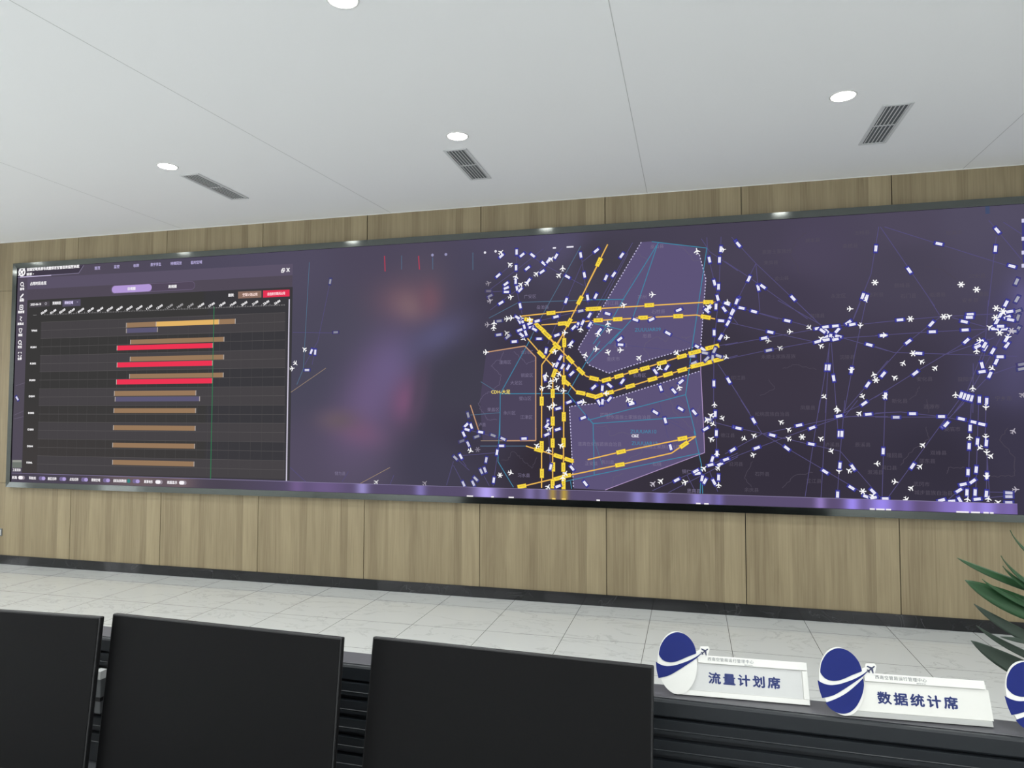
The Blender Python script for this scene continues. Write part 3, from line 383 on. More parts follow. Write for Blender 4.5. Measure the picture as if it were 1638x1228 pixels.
class Gfx:
    """flat lit shapes of one part of the picture, in screen coordinates (x, z)"""
    def __init__(s): s.bm = bmesh.new(); s.mats = []; s.n = 0
    def mi(s, m):
        if m not in s.mats: s.mats.append(m)
        return s.mats.index(m)
    def poly(s, pts, m, layer):
        v = [s.bm.verts.new((x, YS-layer*.00025, z)) for x, z in pts]
        try: f = s.bm.faces.new(v)
        except ValueError: return
        f.material_index = s.mi(m)
    def rect(s, x0, x1, z0, z1, m, layer): s.poly([(x0, z0), (x1, z0), (x1, z1), (x0, z1)], m, layer)
    def bar(s, a, b, wd, m, layer):
        dx, dz = b[0]-a[0], b[1]-a[1]; k = math.hypot(dx, dz)
        if k < 1e-6: return
        nx, nz = -dz/k*wd/2, dx/k*wd/2
        s.poly([(a[0]-nx, a[1]-nz), (b[0]-nx, b[1]-nz), (b[0]+nx, b[1]+nz), (a[0]+nx, a[1]+nz)], m, layer)
    def line(s, pts, wd, m, layer):
        for a, b in zip(pts, pts[1:]): s.bar(a, b, wd, m, layer)
    def ring(s, c, r0, r1, m, layer, k=18):
        for i in range(k):
            a, b = 2*pi*i/k, 2*pi*(i+1)/k
            s.poly([(c[0]+r*cos(t), c[1]+r*sin(t)) for r, t in ((r0, a), (r1, a), (r1, b), (r0, b))], m, layer)
    def disc(s, c, r, m, layer, k=16): s.poly([(c[0]+r*cos(2*pi*i/k), c[1]+r*sin(2*pi*i/k)) for i in range(k)], m, layer)
    def pill(s, x0, x1, z0, z1, m, layer):
        r = (z1-z0)/2; zc = (z0+z1)/2
        s.poly([(x1-r+r*cos(t), zc+r*sin(t)) for t in [-pi/2+pi*i/8 for i in range(9)]]+[(x0+r-r*cos(t), zc-r*sin(t)) for t in [-pi/2+pi*i/8 for i in range(9)]], m, layer)
    def shape(s, pts, c, ang, size, m, layer):
        ca, sa = cos(ang), sin(ang); s.poly([(c[0]+(u*ca-v*sa)*size, c[1]+(u*sa+v*ca)*size) for u, v in pts], m, layer)
    def text(s, txt, c, size, m, layer, ang=0, weight=0, width=None):
        vs, fs, wd, ht = text_polys(txt, weight); ca, sa = cos(ang), sin(ang); kx = size if width is None else width/wd
        mi = s.mi(m); vv = [s.bm.verts.new((c[0]+u*kx*ca-v*size*sa, YS-layer*.00025, c[1]+u*kx*sa+v*size*ca)) for u, v in vs]
        for f in fs:
            try: s.bm.faces.new([vv[i] for i in f]).material_index = mi
            except ValueError: pass
    def build(s, name, parent, label=None):
        s.bm.normal_update()
        for f in s.bm.faces:
            if f.normal.y > 0: f.normal_flip()
        o = obj(name, s.bm, s.mats, parent, flat=True)
        if label: o['label'] = label
        return o
def sp(px, py): q = on_y(px, py, YS); return q.x, q.z
def cp(key, p): ox, oy, k = CROPS[key]; return ox+p[0]/k, oy+p[1]/k
def spc(key, p): return sp(*cp(key, p))
def direction(px, py, deg):
    a = sp(px, py); b = sp(px+cos(radians(deg))*4, py-sin(radians(deg))*4); return math.atan2(b[1]-a[1], b[0]-a[0])
_em = {}
def E(*c, k=1.0):
    c = tuple(int(v) for v in c)
    if (c, k) not in _em: _em[c, k] = emit('lit_%d_%d_%d' % c, c, k)
    return _em[c, k]
def fade(c, a, bg=(70, 66, 86)): return E(*[round((c[i]*a+bg[i]*(1-a))/6)*6 for i in range(3)])
# -- airspace areas
g = Gfx()
for P in AREAS: g.poly([sp(*p) for p in P], E(93, 84, 120), 1)
g.poly([sp(*p) for p in SOFTAREA], E(76, 69, 92), 1)
for P in DASH:
    for a, b in zip(P, P[1:]):
        n = max(1, int(math.hypot(b[0]-a[0], b[1]-a[1])/5))
        for i in range(n):
            t0, t1 = i/n, (i+.5)/n; g.bar(sp(a[0]+(b[0]-a[0])*t0, a[1]+(b[1]-a[1])*t0), sp(a[0]+(b[0]-a[0])*t1, a[1]+(b[1]-a[1])*t1), .0085, E(196, 190, 224), 4)
for P in EDGE: g.line([sp(*p) for p in P], .006, E(176, 150, 196), 4)
g.build('airspace_areas', panel, 'light purple airspace areas with dashed outlines')
# -- boundaries, place names
g = Gfx(); rnd = random.Random(3)
for key, P in SQUIG:
    pts = []
    for a, b in zip(P, P[1:]):
        for i in range(7):
            t = i/7; j = 0 if i == 0 else 9; pts.append(spc(key, (a[0]+(b[0]-a[0])*t+rnd.uniform(-j, j), a[1]+(b[1]-a[1])*t+rnd.uniform(-j, j))))
    pts.append(spc(key, P[-1])); g.line(pts, .0045, E(100, 92, 118) if key in 'BCDF' else E(76, 70, 84), 2)
for px, py, t in PLACES: g.text(t, sp(px, py), .040, E(122, 114, 142) if px < 1128 else E(84, 78, 92), 3)
for px, py, t in ((1036, 527, 'ZUUUAR09'), (1029, 690, 'ZUUUAR10'), (1031, 709, 'ZUUUAR12')): g.text(t, sp(px, py), .046, E(66, 138, 172), 4)
g.build('place_names', panel, 'faint grey place names and boundary lines on the map')
# -- route lines
g = Gfx()
def lines(data, m, wd, layer):
    for key, P in data: g.line([spc(key, p) for p in P], wd, m, layer)
lines(THIN, E(86, 80, 124), .0055, 3); lines(TEALDIM, E(84, 112, 138), .006, 4); lines(TEAL, E(66, 132, 164), .0075, 5)
lines(TAN, E(150, 130, 112), .006, 5); lines(RED, E(190, 60, 84), .009, 5); lines(ORANGE, E(196, 150, 116), .0105, 6); lines(GOLD, E(238, 186, 88), .011, 6)
g.build('route_lines', panel, 'thin blue, teal and yellow route lines on the map')
# -- white on blue waypoint tags
g = Gfx(); codes = ['W182', 'W54', 'W205', 'G212', 'B330', 'H15', 'J325', 'A581', 'W118', 'R339']; n = 0
for key in TAGS:
    for t in TAGS[key]:
        a = t[3] if len(t) > 3 else 1; px, py = cp(key, t); ang = direction(px, py, t[2]); c = sp(px, py); n += 1; l = 8+3*(n % 9)*.5
        R_ = lambda w_, h_: [(-w_, -h_), (w_, -h_), (w_, h_), (-w_, h_)]
        g.shape(R_(.040, .0175), c, ang, 1, fade((40, 40, 132), a), l); g.shape(R_(.0365, .0145), c, ang, 1, fade((72, 72, 158), a), l+.3)
        g.shape(R_(.0245, .0105), c, ang, 1, fade((246, 244, 255), a), l+.6)
        if a > .75: g.text(codes[n % 10], c, .014, E(178, 170, 226), l+.9, ang if -pi/2 < ang <= pi/2 else ang+pi, width=.044)
g.rect(*(sp(1634, 353)[0], sp(1640, 353)[0]+.06), sp(1634, 420)[1], sp(1634, 350)[1], E(66, 64, 130), 7)
for py in (353, 382, 404, 425): g.rect(sp(1634, py)[0], SR-.6, sp(1634, py+3)[1], sp(1634, py-3)[1], E(206, 204, 236), 8)
g.rect(sp(1576, 333)[0], sp(1583, 333)[0], sp(1579, 342)[1], sp(1579, 330)[1], E(68, 78, 108), 3)
g.build('waypoint_tags', panel, 'small white waypoint tags with blue borders')
# -- yellow route tags
g = Gfx(); n = 0
for key in YTAGS:
    for t in YTAGS[key]:
        px, py = cp(key, t); ang = direction(px, py, t[2]); c = sp(px, py); k = t[4] if len(t) > 4 else 1; n += 1; l = 14+(n % 4)*.8
        g.shape([(-.043*k, -.019), (.043*k, -.019), (.043*k, .019), (-.043*k, .019)], c, ang, 1, E(206, 170, 44), l)
        g.shape([(-.040*k, -.0165), (.040*k, -.0165), (.040*k, .0165), (-.040*k, .0165)], c, ang, 1, E(250, 220, 74), l+.3)
        g.text(t[3], c, .020, E(150, 118, 40), l+.5, ang, width=.050*k)
g.text('CDH-大足', sp(801, 626.5), .042, E(250, 226, 110), 14, weight=.015); g.text('CBZ', sp(1016, 697), .034, E(240, 238, 250), 14, weight=.03)
g.build('route_tags', panel, 'yellow route tags with dark codes')
# -- aircraft and star symbols
g = Gfx(); half = [(.5, .0), (.40, .065), (.14, .07), (-.14, .47), (-.26, .47), (-.12, .07), (-.34, .055), (-.44, .21), (-.53, .21), (-.46, 0)]
PL = half+[(u, -v) for u, v in half[-2:0:-1]]
for key in PLANES:
    for t in PLANES[key]:
        px, py = cp(key, t); c = sp(px, py); a = t[3] if len(t) > 3 else 1; sz = .058 if px < 1140 else .050
        g.shape(PL, c, direction(px, py, t[2]), sz, fade((252, 250, 252), a), 18)
for key in STARS:
    for t in STARS[key]:
        c = spc(key, t); a = t[2] if len(t) > 2 else 1
        for q in (0, 60, 120): d = (.026*cos(radians(q)), .026*sin(radians(q))); g.bar((c[0]-d[0], c[1]-d[1]), (c[0]+d[0], c[1]+d[1]), .0085, fade((252, 250, 252), a), 18+q/300)
for px, py in ((776, 404), (793, 402)): g.disc(sp(px, py), .012, E(230, 228, 238), 18)
for px, py in ((692, 408), (713.5, 407)): g.disc(sp(px, py), .014, E(150, 148, 186), 18)
for px, py, w_ in ((887, 396.5, 5), (912, 395, 11)): g.rect(sp(px-w_/2, py)[0], sp(px+w_/2, py)[0], sp(px, py+1.2)[1], sp(px, py-1.2)[1], E(236, 234, 246), 18)
g.build('aircraft_symbols', panel, 'white aircraft and star symbols on the map')
# -- bottom tool bar
GLOW = [(475, 8, 120, 98, 144, .8), (520, 25, 118, 98, 146, .7), (580, 7, 156, 146, 206, .9), (673, 6, 140, 128, 196, .8), (778, 13, 184, 168, 246, .95), (848, 6, 134, 122, 180, .8), (884, 4, 176, 148, 70, .9), (902.5, 4, 190, 160, 70, .95), (870, 6, 140, 130, 190, .6), (1020, 8, 146, 138, 208, .85), (1055, 7, 138, 130, 204, .8), (1115, 7, 150, 140, 214, .85), (1132, 7, 136, 124, 190, .7), (1150, 5, 128, 116, 196, .7), (1312, 6, 158, 134, 206, .8), (1363, 9, 160, 142, 244, .95), (1410, 16, 158, 140, 242, .95), (1450, 9, 130, 112, 188, .8), (1520, 20, 138, 120, 200, .9), (1546, 10, 164, 146, 240, .9), (1578, 14, 160, 142, 236, .9), (1615, 12, 130, 112, 190, .7), (222, 45, 122, 104, 104, .7), (290, 16, 122, 102, 104, .7)]
def strip_field(px, py):
    c = [76, 70, 84] if px < 400 else [88, 78, 108]
    if 360 < px < 480: t = (px-360)/120; c = [76+12*t, 70+8*t, 84+24*t]
    if px > 1100: c = [c[0]+(px-1100)*.02, c[1]+(px-1100)*.006, c[2]+(px-1100)*.03]
    for x, s_, r, q, b, k in GLOW:
        a = k*math.exp(-.5*((px-x)/s_)**2); c = [v*(1-a)+t*a for v, t in zip(c, (r, q, b))]
    return c
ZB = lambda x: SB+.002
def ZT(x): return sp(460, 769.8)[1]+(x-sp(460, 769.8)[0])/(sp(1400, 798.6)[0]-sp(460, 769.8)[0])*(sp(1400, 798.6)[1]-sp(460, 769.8)[1])
tool = picture('bottom_tool_bar', SL+.01, sp(1627, 810)[0], ZB, ZT, 500, 4, strip_field, 20, wall); tool['label'] = 'frosted purple bar along the bottom of the picture'
g = Gfx(); wt = E(250, 246, 250); lil = E(176, 160, 216)
g.line([(SL+.01, ZT(SL)), (sp(1627, 810)[0], ZT(9.3))], .004, E(140, 130, 168), 21)
for px, py, w_, gold in ((752, 791.5, 10, 0), (788, 792.5, 4, 0), (818, 793.5, 8, 0), (886, 796, 5, 1), (902, 796.5, 6, 1), (957, 798.5, 5, 0), (1117, 804.5, 6, 0), (1130, 805, 6, 0), (1395, 813.5, 6, 0), (1408, 814, 10, 0), (1421, 814.3, 6, 0), (1535, 818.5, 8, 0), (1545, 819, 6, 0), (1560, 819.5, 10, 0), (1577, 820, 6, 0), (1586, 820, 4, 0)):
    x = sp(px, py)[0]; hw = w_/2/(FPX/7); g.rect(x-hw, x+hw, SB+.001, SB+.013, E(244, 210, 110) if gold else wt, 22)
for a, b, t in ((20, 28, '航路'), (47, 58, '军航线'), (77, 91, '扇区名称'), (112, 126, '点名名称'), (147, 161, '限制空域'), (182, 203, '航班动态标牌信息'), (231, 245, '高清地形'), (268, 284, '航图显示')):
    c0, c1 = sp(a, 764+a*.025), sp(b, 764+b*.025); zc = (ZB(0)+ZT(c0[0]))/2; g.text(t, ((c0[0]+c1[0])/2, zc), .036, wt, 22, width=c1[0]-c0[0], weight=.03)
g.disc((sp(206.5, 769)[0], (ZB(0)+ZT(sp(206.5, 769)[0]))/2), .022, E(54, 128, 126), 22)
for px, on in ((35, 1), (68, 0), (101, 0), (136, 0), (171, 0), (218.5, 0), (255, 1), (293, 1)):
    x = sp(px, 768)[0]; zc = (ZB(0)+ZT(x))/2; g.pill(x-.048, x+.048, zc-.022, zc+.022, E(120, 108, 150) if not on else E(150, 140, 150), 22)
    g.pill(x-.046 if on else x-.006, x+.020 if on else x+.045, zc-.019, zc+.019, wt if on else lil, 23)
g.build('bar_controls', tool)
# -- schedule window on the left
win = Gfx()
def quad(p, m, l): win.poly([sp(*q) for q in p], m, l)
quad([(44, 444.8), (468.6, 421.8), (468, 440), (44, 463)], E(92, 84, 104), 2); quad([(44, 463), (468, 440), (467.5, 458.5), (44, 480)], E(82, 75, 88), 2)
body = picture('schedule_window', sp(44, 480)[0], sp(466, 600)[0], ZT(0)+.006, sp(250, 469.7)[1], 60, 40, lambda px, py: [59+10*max(0, (py-620)/150)*max(0, 1-px/400)+4*max(0, (470-py)/40), 58+6*max(0, (py-620)/150)*max(0, 1-px/400), 58+6*max(0, (py-620)/150)*max(0, 1-px/400)+4*(px > 330)], 2, wall)
body['label'] = 'dark schedule window with brown and red time bars'
quad([(28, 430), (134, 424.3), (126, 436.5), (28, 443.5)], E(66, 60, 74), 3); win.line([sp(28, 443.5), sp(126, 436.8), sp(134, 424.3)], .006, E(140, 132, 160), 4); win.line([sp(32, 443.2), sp(82, 440.2)], .010, E(206, 196, 230), 5)
quad([(29.5, 447), (41.5, 446.3), (36, 580), (24, 580.5)], E(84, 77, 92), 3)
W8 = E(250, 248, 250); lav = E(186, 176, 222)
def txt(t, px, py, h, wpx, m=W8, l=8, weight=.035, ang=0):
    c = sp(px, py); s_ = abs(sp(px, py+1)[1]-sp(px, py)[1]); wx = abs(sp(px+1, py)[0]-sp(px, py)[0]); win.text(t, c, h*s_*1.05, m, l, ang=ang, weight=weight, width=wpx*wx)
txt('全国空域资源与流量综合空管态势监控系统', 84.5, 428, 6, 84, weight=.045); txt('首都 ▾', 48.5, 438.3, 4.5, 12)
c = sp(35.3, 435); win.ring(c, .034, .052, W8, 6); win.shape(PL, c, .6, .09, W8, 7); win.bar((c[0]-.05, c[1]-.04), (c[0]+.05, c[1]+.05), .012, W8, 7)
for t, px, py, w_ in (('首页', 156, 428.6, 9), ('监控', 187, 426.4, 9), ('标牌', 218, 424.6, 9), ('数字孪生', 249.5, 422.8, 17), ('特情回放', 282, 421, 18), ('临时空域', 314.5, 419.4, 18)): txt(t, px, py, 5.5, w_, lav, weight=.02)
txt('占用时段总览', 61.5, 453, 5.5, 26); c = sp(461, 431.6); win.bar((c[0]-.016, c[1]-.02), (c[0]+.016, c[1]+.02), .010, W8, 8); win.bar((c[0]-.016, c[1]+.02), (c[0]+.016, c[1]-.02), .010, W8, 8.2)
c = sp(453, 432.3)
for a, b in ((-.019, -.021), (-.008, -.008)):
    P = [(c[0]+a, c[1]+b), (c[0]+a+.026, c[1]+b), (c[0]+a+.026, c[1]+b+.028), (c[0]+a, c[1]+b+.028)]; win.line(P+P[:1], .007, W8, 7)
cL, cR = sp(179, 463.8), sp(243, 459.2); zc = (cL[1]+cR[1])/2; cE = sp(312, 456.5)
win.pill(cL[0]-.012, cE[0], zc-.046, zc+.046, E(112, 100, 128), 4); win.pill(cL[0]-.008, cE[0]-.004, zc-.041, zc+.041, E(84, 74, 92), 5); win.pill(cL[0], cR[0], zc-.040, zc+.040, E(178, 152, 214), 6)
win.text('日视图', ((cL[0]+cR[0])/2, zc), .036, W8, 8, weight=.035); win.text('周视图', (sp(276, 458)[0], zc), .036, W8, 8, weight=.035)
quad([(47, 484.5), (79.5, 481.5), (79.5, 489.5), (47, 492)], E(76, 72, 78), 4); quad([(100, 480), (129, 478.5), (129, 489), (100, 490.5)], E(88, 82, 104), 4)
txt('2025-06-10', 57.5, 486.6, 4.5, 17); c = sp(73.5, 485.5); win.ring(c, .011, .016, E(190, 186, 196), 6, 8); txt('预测类型', 91, 484.6, 5, 13.5); txt('限制空域', 110.5, 483.9, 5, 13.5, E(222, 212, 250)); txt('▾', 124, 483, 2.4, 3, E(190, 184, 210))
txt('图例:', 370, 472, 5, 9)
quad([(381, 466.5), (418.3, 464.8), (418.3, 475.6), (381, 477.5)], E(138, 110, 98), 5); quad([(421, 464.6), (463.3, 463.2), (463.3, 474), (421, 475.8)], E(226, 52, 84), 5)
txt('空军计划占用', 400, 471, 5, 23.5, E(255, 226, 220), weight=.03); txt('自选航空期间占用', 442, 469.5, 5, 28, E(255, 214, 222), weight=.03)
TX = [(433, 607), (524, 603), (613, 598), (706, 595), (797, 591), (892, 586), (985, 582), (1080, 578), (1175, 573), (1272, 570), (1370, 565)]
TP = [(x/6.14, 400+y/6.14) for x, y in TX]+[(230+x/6.14, 390+y/6.14) for x, y in ((55, 622), (157, 618), (257, 613), (357, 608), (460, 605), (565, 602), (668, 597), (773, 592), (880, 589), (988, 586), (1095, 580), (1203, 577), (1312, 573))]
for i, (px, py) in enumerate(TP): txt('%02d:00' % i, px, py, 4.6, 10.5, E(170, 168, 170) if 12 < i < 16 else W8, weight=.05, ang=radians(27))
for i in range(150):
    px = 71+(455-71)*i/149; py = 503-(503-487.3)*i/149; c = sp(px, py); win.rect(c[0]-.0035, c[0]+.0035, c[1]-.008, c[1]+.004 if i % 5 else c[1]+.014, E(140, 138, 140), 5)
def strip(l, r, m, layer=6, edge=True):
    a = [sp(l[0], l[1]), sp(l[0], l[2]), sp(r[0], r[1]), sp(r[0], r[2])]; z1 = (a[0][1]+a[2][1])/2; z0 = (a[1][1]+a[3][1])/2
    win.rect(a[0][0], a[2][0], z0, z1, m, layer)
    if edge:
        for x in (a[0][0], a[2][0]-.008): win.rect(x, x+.008, z0, z1, E(186, 176, 170), layer+.5)
BR, RD, PU = E(150, 120, 92), E(236, 54, 84), E(92, 88, 116)
rows = [515, 542, 570, 597, 625, 653, 680, 708, 735.7]
for i, y in enumerate(rows):      # alternate shading and rules of the nine rows
    z1 = sp(185, y-4.5)[1]; z0 = sp(185, y+23)[1]; xa, xb = sp(66-i*.8, y)[0], sp(456, y)[0]
    if i % 2 == 0: win.rect(xa, xb, z0, z1, E(71, 68, 71), 3)
    for z in (z1, (z0+z1)/2): win.rect(xa, xb, z-.002, z+.002, E(90, 87, 88), 4)
for i in range(25): x = sp(66, 600)[0]+(sp(456, 600)[0]-sp(66, 600)[0])*i/24; win.rect(x-.0015, x+.0015, sp(185, 755)[1], sp(185, 511)[1], E(76, 74, 75), 4)
strip((202, 515.6, 523.5), (377, 510.2, 518), BR); strip((249.5, 514.6, 521.8), (351, 510.8, 518.8), E(226, 180, 104), 7); strip((202, 525, 532.6), (252.5, 523.5, 531), PU)
strip((208.5, 543, 550), (359, 539, 546.7), BR); strip((187, 552.8, 560.4), (341.3, 548.4, 556.2), RD)
strip((208, 570.5, 577.6), (358.5, 567, 575), BR); strip((187, 579.6, 587.4), (340.6, 576.6, 584.6), RD)
strip((207, 597.5, 605), (357.8, 596.4, 603.6), BR); strip((186, 606.5, 614.7), (340.4, 605, 613), RD)
strip((182.7, 625.2, 633), (314, 624.4, 632.2), BR); strip((184, 634.5, 642), (320, 634, 641.4), PU)
for a, b in (((182, 653, 660.3), (313.7, 652.6, 660.3)), ((181.2, 680.3, 688), (313, 680.6, 688.4)), ((180, 708, 715.8), (312, 709.4, 717)), ((179.8, 735.5, 743.6), (311, 737.6, 745.4))): strip(a, b, BR)
win.line([sp(342.6, 490), sp(337, 767)], .008, E(48, 128, 84), 9); win.line([sp(463, 478.5), sp(458.3, 769)], .012, E(222, 216, 236), 9)
for px, py, t in ((55, 528.7, 'TFR05'), (53.7, 555.2, 'R201'), (53, 581.3, 'R202'), (52, 607.9, 'R203'), (51, 633.7, 'D201'), (50, 660.4, 'D202'), (49.2, 686.8, 'D203'), (48.3, 713.5, 'D204'), (47.3, 739.5, 'D206L')): txt(t, px, py, 3.6, 9.5, weight=.06)
txt('—', 56, 504, 1.2, 6)
for px, py, t, w_ in ((35.5, 462, '查询', 7), (35, 480.2, '绘制', 7), (34.2, 498.8, '图层管', 10), (33.3, 517.8, '航路点', 10), (32.7, 535.8, '测距', 7), (32, 554.8, '定位', 7), (31.6, 573.5, '全屏', 7)): txt(t, px, py, 4.2, w_, weight=.05)
for px, py in ((35.5, 454.5), (32, 547.5)): c = sp(px, py); win.ring(c, .016, .026, W8, 7); win.bar((c[0]+.014, c[1]-.016), (c[0]+.030, c[1]-.030), .010, W8, 7)
c = sp(35, 473.5); win.bar((c[0]-.02, c[1]-.016), (c[0]+.024, c[1]+.024), .018, W8, 7); win.rect(c[0]-.026, c[0]+.026, c[1]-.034, c[1]-.026, W8, 7)
c = sp(34.4, 491.5); win.line([(c[0]-.022, c[1]-.024), (c[0]+.022, c[1]-.024), (c[0]+.022, c[1]+.024), (c[0]-.022, c[1]+.024), (c[0]-.022, c[1]-.024)], .010, W8, 7); win.disc(c, .010, W8, 7)
c = sp(33.6, 510); win.line([(c[0]-.016, c[1]+.026), (c[0]+.016, c[1]+.020), (c[0]-.014, c[1]-.004), (c[0]+.016, c[1]-.026)], .008, W8, 7)
c = sp(33, 528.6); win.line([(c[0]-.022, c[1]+.022), (c[0]-.010, c[1]-.022), (c[0]+.010, c[1]-.022), (c[0]+.022, c[1]+.022), (c[0]-.022, c[1]+.022)], .009, W8, 7)
c = sp(32, 566.5)
for u, v in ((-1, -1), (1, -1), (1, 1), (-1, 1)): win.line([(c[0]+u*.022, c[1]+v*.008), (c[0]+u*.022, c[1]+v*.022), (c[0]+u*.008, c[1]+v*.022)], .009, W8, 7)
quad([(20, 735.5), (35, 735.5), (35, 748), (19.5, 748)], E(112, 118, 112), 4); quad([(20, 735.5), (35, 735.5), (35, 739), (20, 739)], E(150, 152, 146), 5); txt('卫星图像', 27, 751.3, 4.4, 13, E(226, 222, 226))
win.bar(sp(25.5, 634), sp(29.5, 640.5), .03, E(214, 208, 226), 6)
for a, b in (((25, 617), (40, 612)), ((22, 664), (38, 657)), ((22, 670), (38, 666))): win.line([sp(*a), sp(*b)], .004, E(112, 104, 124), 4)
win.build('schedule_contents', body)
# ------------------------------------------------------------------ operators' console
ROT = radians(-1.25)
con = thing('control_console', 'long black console with a slatted rail wall, carrying the name plates behind the monitors', 'console', (6.4, -4.680, 0), ROT)
XL, XR = -3.3, 2.3
prof = [(0, 1.1), (-.076, 1.1), (-.0795, 1.0985), (-.082, 1.094), (-.082, 1.066), (-.079, 1.062)]
z = 1.0573
while z > .80:        # rail profile: lip, flat, fine step, undercut
    prof += [(-.068, z+.004), (-.068, z), (-.0845, z), (-.0845, z-.0015), (-.083, z-.0205), (-.0845, z-.0215), (-.0845, z-.0225), (-.083, z-.024), (-.083, z-.031), (-.068, z-.033)]; z -= .0442
prof += [(-.068, .752), (0, .752)]
bm = bmesh.new(); a = [bm.verts.new((XL, y, z)) for y, z in prof]; b = [bm.verts.new((XR, y, z)) for y, z in prof]
for i in range(len(prof)): j = (i+1) % len(prof); bm.faces.new((a[i], a[j], b[j], b[i]))
bm.faces.new(a[::-1]); bm.faces.new(b); obj('slatted_rail', bm, ALU, con)
obj('top_ledge', boxes((XL, XR, -.0740, .0, 1.1002, 1.1020)), ALUTOP, con, bevel=.0008)
obj('worktop', boxes((XL, XR, -.86, 0, .722, .751)), DESK, con, bevel=.004)
bm = bmesh.new()
for x in (XL, XL+1.4, XL+2.8, XL+4.2, XR-.03): box(bm, x, x+.03, -.62, -.01, 0, .7215)
box(bm, XL, XR, -.012, 0, .05, .7215); obj('carcass', bm, ALU, con)
# ------------------------------------------------------------------ monitors
def monitor(label, top, yaw, tilt, w=.61, h=.362):
    """top: middle of the front top edge"""
    base_z = .7515; t = thing('monitor', label, 'monitor', (top[0]-.12*sin(yaw), top[1]+.12*cos(yaw), base_z), yaw, 'switched-off monitors on the console')
    off = Vector((0, -.12, top[2]-base_z)); Rm = Matrix.Rotation(-tilt, 3, 'X')
    f = lambda u, v, n: off+Rm @ Vector((u, -n, v))           # u right, v up from the top edge, n towards the viewer
    def slab(name, u0, u1, v0, v1, n0, n1, m, bev, par=t):
        bm = bmesh.new(); prism(bm, [(u0, v0), (u1, v0), (u1, v1), (u0, v1)], n0, n1, f); return obj(name, bm, m, par, bevel=bev)
    slab('shell', -w/2, w/2, -h, 0, -.014, 0, BEZEL, .003); slab('screen', -w/2+.004, w/2-.004, -h+.016, -.0045, .0002, .0010, GLASSY, 0)
    slab('back_housing', -.16, .16, -.29, -.07, -.045, -.0145, BEZEL, .008)
    bm = bmesh.new(); tube(bm, [f(0, -.18, -.0455), Vector((0, -.02, f(0, -.22, 0).z)), Vector((0, -.03, .01))], .017, 12); obj('stand_neck', bm, BEZEL, t, True)
    obj('stand_foot', boxes((-.12, .12, -.19, .005, 0, .012)), BEZEL, t, bevel=.004)
    return t
tz = 1.255
p = on_z(160.7, 986.5, tz); yw = radians(3.07); monitor('switched-off black monitor cut by the left edge, at the left end of the console', (p.x-.305*cos(yw), p.y-.305*sin(yw), tz), yw, radians(6.3))
monitor('switched-off black monitor in the middle, second from the left', (5.7349, -4.9977, 1.255), radians(-2.30), radians(6.3))
monitor('switched-off black monitor nearest the name plates, third from the left', (6.3756, -4.9411, 1.2353), radians(-2.39), radians(9.68))
bk = thing('rail_bracket', 'slim grey bracket with pale top on the slatted rail, between left and middle monitors', 'bracket', (5.166, -4.7345, .7515), ROT)
bm = boxes((-.010, .010, -.022, -.004, .150, .243)); obj('post', bm, SILVER, bk, bevel=.002); obj('cap', boxes((-.0112, .0112, -.025, -.002, .2432, .266)), PALE, bk, bevel=.001); obj('clamp', boxes((-.013, .013, -.026, -.003, .185, .195)), BEZEL, bk)
# ------------------------------------------------------------------ name plates (millimetres on the leaning face)
def spline(P, n=6):
    out = []
    for i in range(len(P)-1):
        p0, p1, p2, p3 = P[max(i-1, 0)], P[i], P[i+1], P[min(i+2, len(P)-1)]
        for k in range(n):
            t = k/n; out.append(tuple(.5*(2*b+(c-a)*t+(2*a-5*b+4*c-d)*t*t+(3*b-a-3*c+d)*t**3) for a, b, c, d in zip(p0, p1, p2, p3)))
    return out+[P[-1]]
O_TOP = spline([(-36.5, 80), (-35.5, 88), (-31.4, 101.5), (-20.8, 117.5), (-7.8, 127), (6.3, 131), (21.5, 127.5), (34, 118), (42.6, 104.5), (46.3, 89)])+spline([(45, 87.3), (26.5, 79.2), (9.5, 70.9), (-4, 66), (-17, 65.2), (-27.5, 68.6), (-34, 75)])
O_MID = spline([(-43.4, 64.3), (-33, 59), (-19, 56.6), (-2, 59.5), (15, 65.5), (32, 73), (48, 82.5), (58, 90.3)])+spline([(57.2, 88.2), (46.5, 77.8), (25.8, 63), (5, 48.9), (-15.4, 36.9), (-37.5, 30)])+spline([(-37.5, 30), (-41.5, 46), (-43.4, 64.3)])
O_BOT = spline([(47, 74.5), (33, 61.2), (12.5, 44.4), (-9, 31.6), (-31.4, 22)])+spline([(-31, 20.5), (-23.8, 11.4), (-11.5, 4.8), (1.5, 3.6), (15, 8), (29, 21), (41, 41.5), (46.8, 60), (47, 74)])
OVAL = [(4+43.5*cos(a)-2*sin(a)*0, 66.5+66.5*sin(a)) for a in [2*pi*k/56 for k in range(56)]]
JET = half+[(u, -v) for u, v in half[-2:0:-1]]
